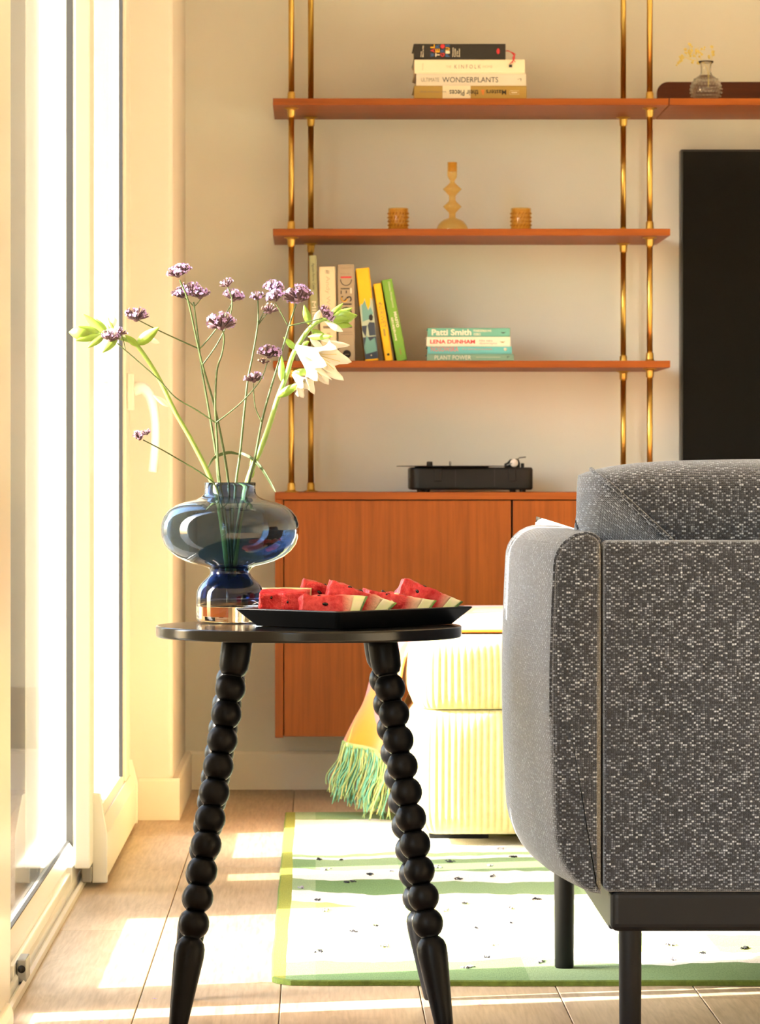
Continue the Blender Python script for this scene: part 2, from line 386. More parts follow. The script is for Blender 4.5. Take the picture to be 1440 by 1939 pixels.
def rug_mat():
    m = mat('rug', lin(230, 225, 210), 1, spec=0); nt = m.node_tree; b = nt.nodes['Principled BSDF']; L = nt.links
    tc = node(nt, 'ShaderNodeTexCoord'); sp = node(nt, 'ShaderNodeSeparateXYZ'); L.new(tc.outputs['Object'], sp.inputs[0])
    mp = node(nt, 'ShaderNodeMapping'); mp.inputs['Scale'].default_value = (3.2, .8, 1); L.new(tc.outputs['Object'], mp.inputs[0])
    nz = node(nt, 'ShaderNodeTexNoise'); nz.inputs['Scale'].default_value = 1.4; nz.inputs['Detail'].default_value = 4; L.new(mp.outputs[0], nz.inputs[0])
    wob = node(nt, 'ShaderNodeMath', operation='MULTIPLY_ADD'); wob.inputs[1].default_value = .32; L.new(nz.outputs[0], wob.inputs[0])
    s0 = node(nt, 'ShaderNodeMath', operation='SUBTRACT'); L.new(sp.outputs[1], s0.inputs[0]); s0.inputs[1].default_value = .16; L.new(s0.outputs[0], wob.inputs[2])
    mr = node(nt, 'ShaderNodeMapRange'); mr.inputs[1].default_value = 6.2; mr.inputs[2].default_value = 9.4; L.new(wob.outputs[0], mr.inputs[0])
    G1, G2, G3, W_ = lin(110, 134, 92), lin(134, 156, 110), lin(178, 186, 116), lin(220, 212, 202)
    bands = [(6.2, G1), (6.50, W_), (6.66, G3), (6.74, G2), (6.90, W_), (7.06, G3), (7.36, W_), (7.56, G1), (7.80, W_), (8.00, G1), (8.24, W_), (8.30, G2), (8.36, W_), (8.75, G3), (8.85, W_), (9.17, G2), (9.4, G1)]
    def ramp(bs):
        cr = node(nt, 'ShaderNodeValToRGB'); cr.color_ramp.interpolation = 'CONSTANT'; e = cr.color_ramp.elements
        e[0].position = 0; e[0].color = bs[0][1]; e[1].position = 1; e[1].color = bs[-1][1]
        for y, c in bs[1:-1]:
            q = e.new((y - 6.2) / 3.2); q.color = c
        L.new(mr.outputs[0], cr.inputs[0]); return cr.outputs[0]
    ca = ramp(bands)
    # blocks of a second green along the stripes
    bx = node(nt, 'ShaderNodeMath', operation='MULTIPLY'); bx.inputs[1].default_value = 5.5; L.new(sp.outputs[0], bx.inputs[0])
    fx = node(nt, 'ShaderNodeMath', operation='FLOOR'); L.new(bx.outputs[0], fx.inputs[0])
    by = node(nt, 'ShaderNodeMath', operation='MULTIPLY'); by.inputs[1].default_value = 2.3; L.new(wob.outputs[0], by.inputs[0])
    fy = node(nt, 'ShaderNodeMath', operation='FLOOR'); L.new(by.outputs[0], fy.inputs[0])
    cc = node(nt, 'ShaderNodeCombineXYZ'); L.new(fx.outputs[0], cc.inputs[0]); L.new(fy.outputs[0], cc.inputs[1])
    wn_ = node(nt, 'ShaderNodeTexWhiteNoise', noise_dimensions='2D'); L.new(cc.outputs[0], wn_.inputs[0])
    blk = node(nt, 'ShaderNodeMapRange'); blk.inputs[3].default_value = .0; blk.inputs[4].default_value = .18; L.new(wn_.outputs['Value'], blk.inputs[0])
    mx = node(nt, 'ShaderNodeMix', data_type='RGBA'); L.new(blk.outputs[0], mx.inputs[0]); L.new(ca, mx.inputs[6]); mx.inputs[7].default_value = lin(226, 228, 196)
    # olive selvedge along the left edge
    lt = node(nt, 'ShaderNodeMath', operation='LESS_THAN'); lt.inputs[1].default_value = -.045
    ex = node(nt, 'ShaderNodeMath', operation='MULTIPLY_ADD'); ex.inputs[1].default_value = .012; L.new(nz.outputs[0], ex.inputs[0]); L.new(sp.outputs[0], ex.inputs[2]); L.new(ex.outputs[0], lt.inputs[0])
    mx2 = node(nt, 'ShaderNodeMix', data_type='RGBA'); L.new(lt.outputs[0], mx2.inputs[0]); L.new(mx.outputs[2], mx2.inputs[6]); mx2.inputs[7].default_value = lin(142, 142, 72)
    # sides of the pile darker green where the thickness shows
    wv = node(nt, 'ShaderNodeTexNoise'); wv.inputs['Scale'].default_value = 500; wv.inputs['Detail'].default_value = 2; L.new(tc.outputs['Object'], wv.inputs[0])
    mp3 = node(nt, 'ShaderNodeMapping'); mp3.inputs['Scale'].default_value = (420, 60, 1); L.new(tc.outputs['Object'], mp3.inputs[0])
    n3 = node(nt, 'ShaderNodeTexNoise'); n3.inputs['Scale'].default_value = 1; L.new(mp3.outputs[0], n3.inputs[0])
    mm = node(nt, 'ShaderNodeMapRange'); mm.inputs[1].default_value = .3; mm.inputs[2].default_value = .7; mm.inputs[3].default_value = .82; mm.inputs[4].default_value = 1.05; L.new(n3.outputs[0], mm.inputs[0])
    ml = node(nt, 'ShaderNodeVectorMath', operation='SCALE'); L.new(mx2.outputs[2], ml.inputs[0]); L.new(mm.outputs[0], ml.inputs['Scale'])
    L.new(ml.outputs[0], b.inputs['Base Color'])
    bp = node(nt, 'ShaderNodeBump'); bp.inputs['Strength'].default_value = .5; bp.inputs['Distance'].default_value = .002; L.new(wv.outputs[0], bp.inputs['Height']); L.new(bp.outputs[0], b.inputs['Normal'])
rug_mat()
mat('rug_edge', lin(96, 112, 40), .95, var=.3, vscale=(60, 60, 60), bump=.6, bscale=300)

def throw_mat():
    m = mat('throw', lin(240, 160, 30), .9, sheen=.4); nt = m.node_tree; b = nt.nodes['Principled BSDF']; L = nt.links
    tc = node(nt, 'ShaderNodeTexCoord')
    nz = node(nt, 'ShaderNodeTexNoise'); nz.inputs['Scale'].default_value = 8; nz.inputs['Detail'].default_value = 0; mpt = node(nt, 'ShaderNodeMapping'); mpt.inputs['Location'].default_value = (2.3, 1.1, .4); L.new(tc.outputs['Object'], mpt.inputs[0]); L.new(mpt.outputs[0], nz.inputs[0])
    cr = node(nt, 'ShaderNodeValToRGB'); e = cr.color_ramp.elements; e[0].position = .56; e[0].color = lin(230, 118, 8); e[1].position = .575; e[1].color = lin(206, 104, 110)
    L.new(nz.outputs[0], cr.inputs[0]); L.new(cr.outputs[0], b.inputs['Base Color'])
    n2 = node(nt, 'ShaderNodeTexNoise'); n2.inputs['Scale'].default_value = 600; L.new(tc.outputs['Object'], n2.inputs[0])
    bp = node(nt, 'ShaderNodeBump'); bp.inputs['Strength'].default_value = .4; bp.inputs['Distance'].default_value = .001; L.new(n2.outputs[0], bp.inputs['Height']); L.new(bp.outputs[0], b.inputs['Normal'])
throw_mat()

# ================================================================== the setting
ZW = 10.19                     # back wall
XR, YB, HC = 3.7, -1.6, 2.62   # right wall, open end behind the camera, ceiling
def struct(name, mb, m, label, cat, parent=None, bevel=0):
    o = part(name, mb, m, parent, bevel)
    if parent is None: tag(o, label, cat, kind='structure')
    return o
# floor with single planks
fl = struct('floor', MB().box(-.5, XR, YB, ZW, -.06, -.004), 'floor_gap', 'light oak plank floor running away from the glass doors', 'floor')
PW = .2325; LEN = 1.852
pm = {}
def plank_mesh(wd, ln):
    k = (round(wd, 4), round(ln, 3))
    if k not in pm:
        mb = MB(); c = .0011; g = .0008
        x0, x1, y0, y1 = g, wd - g, g, ln - g
        v = [(x0, y0, -.004), (x1, y0, -.004), (x1, y1, -.004), (x0, y1, -.004), (x0, y0, -c), (x1, y0, -c), (x1, y1, -c), (x0, y1, -c),
             (x0 + c, y0 + c, 0), (x1 - c, y0 + c, 0), (x1 - c, y1 - c, 0), (x0 + c, y1 - c, 0)]
        mb.sm = False
        mb.add(v, [(0, 1, 5, 4), (1, 2, 6, 5), (2, 3, 7, 6), (3, 0, 4, 7), (4, 5, 9, 8), (5, 6, 10, 9), (6, 7, 11, 10), (7, 4, 8, 11), (8, 9, 10, 11)])
        me = mb.mesh('plank'); me.materials.append(M('plank')); pm[k] = me
    return pm[k]
offs = {-2: 7.03, -1: 6.3, 0: 7.5, 1: 6.9, 2: 7.35, 3: 6.116, 4: 6.6}
for c in range(-2, 17):
    x0 = -.0583 + c * PW; x1 = x0 + PW
    xx0, xx1 = max(x0, -.49), min(x1, XR)
    if xx1 - xx0 < .02: continue
    y = offs.get(c, 6.2 + (c * .73) % 1.7)
    while y > YB: y -= LEN
    while y < ZW:
        a, b_ = max(y, YB), min(y + LEN, ZW)
        o = bpy.data.objects.new('plank', plank_mesh(xx1 - xx0, b_ - a)); C.objects.link(o); o.parent = fl; o.location = (xx0, a, 0)
        y += LEN
struct('ceiling', MB().box(-.7, XR, YB, ZW + .2, HC, HC + .15), 'ceiling', 'plain white ceiling above the shelves', 'ceiling')
struct('wall_back', MB().box(-.66, XR, ZW, ZW + .2, -.06, HC), 'wall', 'cream plaster wall behind the brass shelves', 'wall')
struct('wall_right', MB().box(XR, XR + .2, YB, ZW + .2, -.06, HC), 'wall', 'cream plaster wall on the far side of the sofa', 'wall')
ZP = 9.29; XP = -.359
mb = MB()
def rounded_pier():
    r = .012; poly = [(-.66, ZP), (XP - r, ZP)]
    poly += [(XP - r + r * math.sin(a), ZP + r - r * math.cos(a)) for a in (R(22), R(45), R(68), R(90))]
    poly += [(XP, ZW), (-.66, ZW)]
    return poly
struct('wall_pier', mb.prism(rounded_pier(), 'z', -.06, HC), 'wall', 'cream plaster wall pier between the glass door and the shelves', 'wall')
WY0, WY1 = .4, 4.3
mb = MB().box(-.7, -.5, YB, WY0, -.06, HC).box(-.7, -.5, WY1, 5.42, -.06, HC).box(-.7, -.5, WY0, WY1, 2.3, HC)
struct('wall_left', mb, 'wall', 'cream plaster wall beside the glass doors', 'wall')
struct('wall_front', MB().box(-.7, XR, YB - .2, YB, -.06, HC), 'wall', 'cream plaster wall at the near end of the room', 'wall')
win = thing('window_1', 'wide balcony window in the near part of the left wall', 'window', (-.6, 2.35, 0), kind='structure')
for y in (WY0, 2.30, WY1 - .1): part('window_frame', MB().box(-.65, -.58, y, y + .1, .0, 2.3), 'pvc', win, .003)
for z in (0, 2.2): part('window_frame', MB().box(-.645, -.585, WY0 + .1, WY1 - .1, z, z + .1), 'pvc', win, .003)
for y in (WY0 + .1, 2.4): part('glass_pane', MB().box(-.618, -.612, y, y + 1.8, .1, 2.2), 'pane', win)
struct('wall_header', MB().box(-.68, -.44, 5.42, ZP, 2.3, HC), 'wall', 'cream plaster lintel above the glass doors', 'wall')
struct('trim_1', MB().box(-.62, -.484, 9.125, ZP + .01, -.02, 2.3), 'pvc', 'white door jamb between the sliding leaf and the wall pier', 'door frame')
struct('trim_2', MB().box(-.62, -.502, 7.62, 9.12, -.02, .056), 'pvc', 'white door sill under the sliding leaf', 'door frame')
# baseboards
def bb_prof(): return [(0, 0), (.018, 0), (.018, .098), (.014, .105), (0, .105)]
struct('baseboard_back', MB().prism([(ZW - x, z) for x, z in bb_prof()], 'x', XP, XR), 'trim_white', 'white baseboard along the wall under the cabinet', 'baseboard')
mb = MB().prism([(ZP - x, z) for x, z in bb_prof()], 'x', -.445, XP + .018).prism([(XP + x, z) for x, z in bb_prof()], 'y', ZP - .0175, ZW - .019)
struct('baseboard_pier', mb, 'trim_white', 'white baseboard wrapped round the wall pier', 'baseboard')
# balcony outside
struct('balcony_deck', MB().box(-4.5, -.62, 2, 12.2, -.12, -.02), 'deck', 'grey balcony deck outside the glass doors', 'deck')
struct('balcony_partition', MB().box(-4.5, -.5, 12.0, 12.2, .18, 2.9), 'render_wall', 'pale rendered balcony partition outside the glass doors', 'wall')
struct('balcony_plinth', MB().box(-4.5, -.5, 11.96, 12.2, -.02, .18), 'plinth', 'dark plinth at the foot of the balcony partition', 'plinth')

struct('shade_post', MB().box(-.76, -.63, 7.14, 7.61, -.02, 2.9), 'render_wall', 'pale rendered post added outside the glass doors to shade the sliding leaf', 'post')  # unseen post, added to shade the sliding leaf's end and band the floor
# ---- glass doors.  door_1: fixed leaf, door_2: sliding leaf with handle, door_3: near leaf
D1X = -.535
d1 = thing('door_1', 'fixed glass door leaf with white frame nearest the metal stop block', 'door', (D1X, 7.1, 0), kind='structure')
part('stile', MB().box(D1X - .035, D1X + .025, 5.93, 6.18, 0, 2.3), 'pvc', d1, .003)
part('stile', MB().box(D1X - .035, D1X + .025, 7.99, 8.20, 0, 2.3), 'pvc', d1, .003)
part('glazing_bead', MB().box(D1X - .005, D1X + .012, 7.935, 7.99, .062, 2.2), 'pvc', d1, .002)
part('glazing_bead', MB().prism([(D1X - .005, .045), (D1X + .022, .045), (D1X + .022, .056), (D1X + .006, .078), (D1X - .005, .078)], 'y', 6.18, 7.99), 'pvc', d1)
part('bottom_rail', MB().box(D1X - .035, D1X + .03, 6.18, 7.99, .012, .045), 'pvc', d1, .003)
part('top_rail', MB().box(D1X - .035, D1X + .025, 6.18, 7.99, 2.2, 2.3), 'pvc', d1, .003)
part('glass_pane', MB().box(D1X - .004, D1X + .0, 6.18, 7.99, .05, 2.2), 'pane', d1)
part('gasket', MB().box(D1X, D1X + .014, 7.925, 7.936, .062, 2.2), 'gasket', d1)
part('gasket', MB().box(D1X, D1X + .007, 6.18, 7.93, .078, .081), 'gasket', d1)
part('gap_seal', MB().box(D1X - .03, D1X + .03, 8.20, 8.25, 0, 2.3), 'gasket', d1)
mb = MB().prism([(D1X + .03, 0), (-.487, 0), (-.487, .012), (-.492, .016), (-.495, .008), (-.5, .008), (-.5, .022), (D1X + .03, .026)], 'y', 5.43, 9.12)
tr = part('track', mb, 'pvc', d1)
sb = part('stop_block', MB().box(-.503, -.487, 6.22, 6.30, .012, .05), 'steel', d1, .002)
part('stop_hole', MB().lathe([(.0065, 0), (.0065, .002)], (-.495, 6.2195, .034), 16, axis=(0, -1, 0)), 'gasket', sb)

D2X = -.47
d2 = thing('door_2', 'sliding glass door leaf with white handle beside the wall pier', 'door', (D2X, 8.2, 0), kind='structure')
part('stile', MB().box(D2X - .03, D2X + .002, 7.66, 7.80, .05, 2.25), 'pvc', d2, .003)
part('stile', MB().box(D2X - .03, D2X + .012, 8.92, 9.12, .05, 2.25), 'pvc', d2, .003)
part('bottom_rail', MB().box(D2X - .03, D2X + .012, 7.80, 8.92, .05, .115), 'pvc', d2, .003)
part('top_rail', MB().box(D2X - .03, D2X + .012, 7.80, 8.92, 2.15, 2.25), 'pvc', d2, .003)
part('glazing_bead', MB().prism([(D2X - .008, .115), (D2X + .012, .115), (D2X + .012, .121), (D2X + .001, .142), (D2X - .008, .142)], 'y', 7.80, 8.92), 'pvc', d2)
part('glazing_bead', MB().box(D2X - .008, D2X + .006, 8.87, 8.92, .12, 2.15), 'pvc', d2, .002)
part('glass_pane', MB().box(D2X - .006, D2X - .002, 7.80, 8.92, .115, 2.15), 'pane', d2)
part('gasket', MB().box(D2X - .002, D2X + .007, 8.863, 8.87, .142, 2.15), 'gasket', d2)
cov = part('runner_cover', MB().prism([(D2X + .012, .012), (-.442, .012), (-.442, .105), (D2X + .014, .128), (D2X + .012, .128)], 'y', 7.785, 9.10), 'pvc', d2, .002)
capp = [(D2X - .0, .008), (-.438, .008), (-.438, .108), (D2X + .017, .194), (D2X - .0, .196)]
part('end_cap', MB().prism(capp, 'y', 7.77, 7.79), 'pvc', d2, .002)
part('end_cap', MB().prism([(x, z if z < .15 else .165) for x, z in capp], 'y', 9.095, 9.115), 'pvc', d2, .002)
part('runner_shoe', MB().box(D2X - .02, D2X, 7.74, 7.77, .012, .045), 'steel', d2, .002)
# handle
hz = Zz(742, 9.0)
hp = part('handle_plate', MB().box(D2X + .012, D2X + .030, 8.955, 8.99, hz - .045, hz + .045), 'pvc', d2, .004)
pts = smooth_path([(D2X + .028, 8.972, hz + .005), (D2X + .05, 8.972, hz + .008), (D2X + .068, 8.972, hz - .012), (D2X + .079, 8.972, hz - .06), (D2X + .081, 8.972, hz - .12), (D2X + .074, 8.972, hz - .195)], 6)
part('handle', MB().tube(pts, [.0165 - .006 * min(1, i / 18) for i in range(len(pts))], 14), 'pvc', d2)

d3 = thing('door_3', 'white edge of the open glass door leaf before the metal stop block', 'door', (-.48, 5.5, 0), kind='structure')
part('stile', MB().box(-.517, -.482, 5.425, 5.83, .035, 2.25), 'pvc', d3, .004)
part('runner_cover', MB().prism([(-.489, .01), (-.470, .01), (-.470, .03), (-.476, .045), (-.489, .045)], 'y', 5.43, 5.75), 'pvc', d3, .003)

# ================================================================== shelving, cabinet, TV
ZF = 9.79
sh_z = [Zz(186, ZF), Zz(433, ZF), Zz(683, ZF)]       # top faces
CT = Zz(932, ZF)                                      # cabinet top face
XL = X(517, ZF); XRs = X(1270, ZF)
TH = .0182
unit = thing('shelving_unit', 'tall open shelving of teak boards on round brass posts', 'shelf', (.39, 9.98, CT))
XJ = X(1267, ZF)
for i, z in enumerate(sh_z):
    part('shelf_board', MB().box(XL, XJ if i == 0 else XRs, ZF, ZW - .004, z - TH, z), 'teak_h', unit, .0012)
for (px, Zp, m_) in ((552, 9.87, 'brass'), (589, 10.125, 'brass_dark'), (1231, 9.87, 'brass'), (1181, 10.125, 'brass')):
    x = X(px, Zp); segs = [(CT, sh_z[2] - TH), (sh_z[2], sh_z[1] - TH), (sh_z[1], sh_z[0] - TH), (sh_z[0], HC - .02)]
    for (a, b_) in segs:
        o = part('post', MB().lathe([(.0078, a), (.0078, b_)], (x, Zp, 0), 20), m_, unit)
        fp = [(.0195, 0), (.0195, .0018), (.0125, .003), (.0108, .007), (.0100, .022), (.0088, .024), (.0078, .025)]
        part('flange', MB().lathe([(r, a + z) for r, z in fp], (x, Zp, 0), 24), m_, o)
        part('flange', MB().lathe([(r, b_ - z) for r, z in fp[::-1]], (x, Zp, 0), 24), m_, o)

ws = thing('wall_shelf', 'long teak wall shelf with rounded back rail above the television', 'shelf', (1.9, 9.98, sh_z[0]))
part('shelf_board', MB().box(XJ + .0022, 2.9, ZF, ZW - .004, sh_z[0] - TH, sh_z[0]), 'teak_h', ws, .0012)
xb0 = X(1245, 10.14); zt = Zz(155, 10.14); r = .03
poly = [(xb0, sh_z[0])] + [(xb0 + r - r * math.cos(a), zt - r + r * math.sin(a)) for a in [R(k * 10) for k in range(10)]] + [(2.9, zt), (2.9, sh_z[0])]
part('back_rail', MB().prism(poly, 'y', 10.14, 10.158), 'teak_dark', ws, .001)

cab = thing('wall_cabinet', 'wall-hung teak cabinet with flat doors carrying the record player', 'cabinet', (1.2, 9.98, Zz(1397, ZF)))
cx0 = X(521, ZF); cb = Zz(1397, ZF); cx1 = 2.75
part('top_panel', MB().box(cx0, cx1, ZF, ZW - .002, CT - .0195, CT), 'teak_h', cab, .001)
part('side_panel', MB().box(cx0, cx0 + .022, ZF, ZW - .002, cb, CT - .0197), 'teak_v', cab, .001)
part('side_panel', MB().box(cx1 - .022, cx1, ZF, ZW - .002, cb, CT - .0197), 'teak_v', cab, .001)
part('bottom_panel', MB().box(cx0 + .022, cx1 - .022, ZF + .02, ZW - .002, cb + .004, cb + .022), 'teak_h', cab)
part('back_panel', MB().box(cx0 + .022, cx1 - .022, ZW - .015, ZW - .002, cb + .022, CT - .02), 'teak_dark', cab)
part('gap_shade', MB().box(cx0 + .024, cx1 - .024, ZF + .026, ZF + .032, cb + .022, CT - .02), 'gasket', cab)  # near-black sheet behind the doors, painted-in shade for the gaps
dw = X(971, ZF) - (cx0 + .0245)
x = cx0 + .0245
while x + .1 < cx1 - .03:
    part('door', MB().box(x, min(x + dw - .004, cx1 - .025), ZF + .001, ZF + .02, cb + .003, CT - .0225), 'teak_v', cab, .0008); x += dw + .0015

tv = thing('television', 'large black flat television screen on the wall beside the shelves', 'television', (1.75, 10.12, .9))
tx0, tx1, tz0, tz1 = X(1290, 10.1), 2.52, .895, Zz(283, 10.1)
part('casing', MB().box(tx0, tx1, 10.10, 10.15, tz0, tz1), 'tv_edge', tv, .002)
part('screen', MB().box(tx0 + .006, tx1 - .006, 10.0985, 10.102, tz0 + .01, tz1 - .006), 'tv_glass', tv)
part('wall_mount', MB().box(1.5, 2.0, 10.15, ZW, 1.1, 1.5), 'black_metal', tv)

# ================================================================== side table
TZ = 5.9; TX = X(585, TZ); TT = .6256; TR = .2440; TTH = .0178
tb = thing('side_table', 'round black side table on beaded turned legs', 'table', (TX, TZ, 0))
part('table_top', MB().lathe([(.0001, TT - TTH), (TR - .006, TT - TTH), (TR - .0015, TT - TTH), (TR, TT - TTH + .0015), (TR, TT - TTH + .004), (TR, TT - .004), (TR, TT - .0015), (TR - .0015, TT), (TR - .006, TT), (.0001, TT)], (TX, TZ, 0), 128, cap=False), 'black_top', tb)
def leg_mesh(top, bot):
    top = Vector(top); bot = Vector(bot); Ln = (bot - top).length; k = Ln / .6078
    pr = [(0.0165, 0), (.0232, .0005), (.0238, .012), (.0240, .030), (.0228, .044), (.0195, .052), (.0150, .056)]
    z = .0555; bp = .0402; rb = .0243
    for i in range(10):
        c = z + bp * (i + .5)
        for j in range(9):
            a = R(-58 + j * 116 / 8)
            pr.append((rb * math.cos(a), c + rb * math.sin(a)))
    z2 = z + 10 * bp
    pr += [(.0130, z2 + .0005), (.0150, z2 + .002), (.0205, z2 + .008), (.0232, z2 + .016), (.0235, z2 + .03)]
    pr += [(.0235 - .0105 * t, z2 + .03 + (.6078 - z2 - .03) * t) for t in (.2, .4, .6, .8, .97)] + [(.0115, .6078)]
    return MB().lathe([(r, -zz * k) for r, zz in pr], top, 28, axis=top - bot)
rot = R(1.2)
def rt(x, y): return (TX + x * math.cos(rot) - y * math.sin(rot), TZ + x * math.sin(rot) + y * math.cos(rot))
for sx in (-1, 1):
    for sy in (-1, 1):
        a = rt(sx * .113, sy * .11); b_ = rt(sx * .208, sy * .195)
        part('leg', leg_mesh((a[0], a[1], TT - TTH), (b_[0], b_[1], 0.0)), 'black_wood', tb)

# tray
TY0 = 5.705
fc = Vector((X(643, TY0), TY0)); ang = R(43)
ld = Vector((-math.cos(ang), math.sin(ang))); rd = Vector((math.sin(ang), math.cos(ang)))
ls, rs_ = .229, .322; zr = Zz(1158, TY0); ZT0 = TT + .0008
trc = fc + ld * ls / 2 + rd * rs_ / 2
trayo = thing('serving_tray', 'black rectangular tray with sloping sides holding melon slices', 'tray', (trc.x, trc.y, TT))
def tray_ring(ins, z):
    s = [(-ls / 2 + ins, -rs_ / 2 + ins), (ls / 2 - ins, -rs_ / 2 + ins), (ls / 2 - ins, rs_ / 2 - ins), (-ls / 2 + ins, rs_ / 2 - ins)]
    out = []; rc = .008
    for i, (a, b2) in enumerate(s):
        sa = (1 if a > 0 else -1); sb_ = (1 if b2 > 0 else -1)
        base = math.atan2(sb_, sa) - PI / 4
        cx_, cy_ = a - sa * rc, b2 - sb_ * rc
        for k in range(4):
            t = base + k / 3 * PI / 2
            p = trc + ld * (cx_ + rc * math.cos(t)) + rd * (cy_ + rc * math.sin(t)); out.append((p.x, p.y, z))
    return out
rings = [tray_ring(.027, ZT0), tray_ring(.024, ZT0), tray_ring(.0005, zr - .002), tray_ring(.0015, zr), tray_ring(.005, zr), tray_ring(.0065, zr - .0015), tray_ring(.029, ZT0 + .006)]
mb = MB(); mb.sm = False; vv = [p for rg in rings for p in rg]; n = 16; fs = [tuple(range(n))]
for i in range(len(rings) - 1):
    for k in range(n): fs.append((i * n + k, i * n + (k + 1) % n, (i + 1) * n + (k + 1) % n, (i + 1) * n + k))
fs.append(tuple(range((len(rings) - 1) * n, len(rings) * n)))
part('tray_body', mb.add(vv, fs), 'tray', trayo, .0008)
TF = ZT0 + .0062

# melon slices
def block(fn, nx, ny, nz):
    """surface of a subdivided unit cube mapped by fn(a,b,c)"""
    mb = MB(); mb.sm = True
    for (fa, nu, nv) in ((lambda u, v: fn(u, v, 0), nx, ny), (lambda u, v: fn(u, v, 1), nx, ny), (lambda u, v: fn(u, 0, v), nx, nz), (lambda u, v: fn(u, 1, v), nx, nz), (lambda u, v: fn(0, u, v), ny, nz), (lambda u, v: fn(1, u, v), ny, nz)):
        mb.grid(fa, nu, nv)
    return mb
def slice_(label, px, py, Z, tilt, L, T, w0, w1, yaw, seeds, seedw=(), slant=.012, seed0=0, top_anchor=True):
    th = R(tilt)
    tip = P(px, py, Z)
    loc = tip - Vector((T * math.sin(th), 0, T * math.cos(th))) if top_anchor else tip
    root = thing('melon_slice', label, 'fruit', loc, 'watermelon slices on the tray', world=False)
    root.rotation_euler = (0, th, R(yaw))
    def mapx(x0, x1, amp):
        def fn(a, b, c):
            t = x0 + (x1 - x0) * a
            wd = w0 + (w1 - w0) * t
            yy = (b - .5) * wd
            x = L * t + slant * t * t * (c - .5) * 1.6 - (yy * yy) * 3.0 * t
            z = c * T
            p = Vector((x, yy, z))
            q = p * 90 + Vector((seed0, 0, 0))
            d = Vector((noise.noise(q), noise.noise(q + Vector((7, 3, 1))), noise.noise(q + Vector((1, 9, 4))))) * amp
            q2 = p * 35 + Vector((seed0 * 3, 5, 0))
            d += Vector((noise.noise(q2), noise.noise(q2 + Vector((7, 3, 1))), noise.noise(q2 + Vector((1, 9, 4))))) * amp * 1.8
            if c < .02: d.z = abs(d.z) * .2
            return p + d * min(1, max(0.1, (1.0 - t) * 1.8))
        return fn
    part('flesh', block(mapx(0, .80, .0026), 22, 14, 10), 'flesh', root, merge=True)
    part('rind', block(mapx(.80, .965, .0026), 6, 12, 8), 'rind', root, merge=True)
    part('peel', block(mapx(.965, 1.0, .0026), 2, 12, 8), 'peel', root, merge=True)
    for k, (a, c, b) in enumerate(list(seeds) + list(seedw)):
        wd = w0 + (w1 - w0) * a
        mb = MB().sphere((0, 0, 0), 1, 10, 6, (.0048, .0022, .0027))
        s = part('seed', mb, 'seed' if k < len(seeds) else 'seed_white', root)
        s.location = (L * a + slant * a * a * (c - .5) * 1.6, (b - .5) * wd, c * T); s.rotation_euler = (0, random.uniform(-.3, .9), random.uniform(-.4, .4))
    return root
WM = 'watermelon slice '
slice_(WM + 'in front with its light green rind end over the front tray corner', 570, 1129, 5.80, 0, .094, .0425, .030, .060, 14, [(.36, .72, 0), (.30, .98, .3), (.42, .25, 0)], (), seed0=3)
slice_(WM + 'lying flat nearest the vase with rind along its far side', 530, 1123, 5.86, -6, .060, .045, .070, .080, 84, [(.0, .70, .38), (.05, .85, .75), (.0, .3, .45)], (), seed0=11)
slice_(WM + 'tip raised between the flat front slice and the one with a white seed', 628, 1100, 5.865, 19, .100, .034, .028, .056, 10, [(.30, .98, .25), (.18, .30, 0.02), (.5, .99, .6)], (), seed0=23)
slice_(WM + 'leaning at the back with only its blunt red tip showing', 577, 1095, 5.945, 20.5, .100, .034, .030, .056, 10, [(.28, .60, 0.02), (.34, .98, .2)], (), seed0=31)
slice_(WM + 'with a white seed in its side', 694, 1116, 5.905, 9.3, .104, .034, .028, .056, 14, [(.26, .99, .3), (.3, .92, .05)], [(.40, .62, 0.01), (.44, .99, .2)], seed0=43)
slice_(WM + 'steepest of all, its tip up and rind at the tray end', 766, 1095, 5.96, 22.5, .092, .034, .030, .054, 14, [(.27, .62, .02), (.16, .15, .02), (.36, .97, .3)], (), seed0=57)

# ================================================================== blue vase
VZ = 6.0; VXc = X(436, VZ); s6 = VZ / F; VB = TT + .0006
vase = thing('glass_vase', 'smoky blue double-bulb glass vase holding cut flowers', 'vase', (VXc, VZ, VB), world=False)
prof_px = [(914, 48.5), (922, 48.2), (930, 48.0), (936, 50), (941, 55), (944, 62), (947, 72), (951, 88), (957, 103), (966, 116), (978, 125.5), (990, 129.8), (1003, 131), (1016, 129.8), (1030, 125), (1042, 116), (1053, 103), (1062, 86), (1068, 68), (1071.5, 52), (1074, 44), (1077, 39.5), (1081, 37.5), (1086, 38), (1091, 41), (1097, 47), (1104, 54), (1112, 60), (1120, 63), (1130, 64), (1145, 64), (1165, 64), (1173, 63), (1177, 60)]
zb = 1178.5
outer = [(hw * s6, (zb - y) * s6) for y, hw in prof_px] 
outer_d = [p for p in outer]
inner = []
for (r, z) in outer[::-1]:
    y = zb - z / s6
    if y > 1146: continue
    th_ = .0022 if y < 1068 else .0035
    inner.append((max(.004, r - th_), z))
prof = [(1e-5, .0003), (.045, .0003)] + outer[::-1][0:] 
prof += [(outer[0][0] - .0011, outer[0][1] + .0006)] + inner[::-1]
prof += [(inner[0][0] * .8, inner[0][1] - .003), (1e-5, inner[0][1] - .004)]
part('vase_body', MB().lathe(prof, (0, 0, 0), 96, cap=False), 'vase_glass', vase)

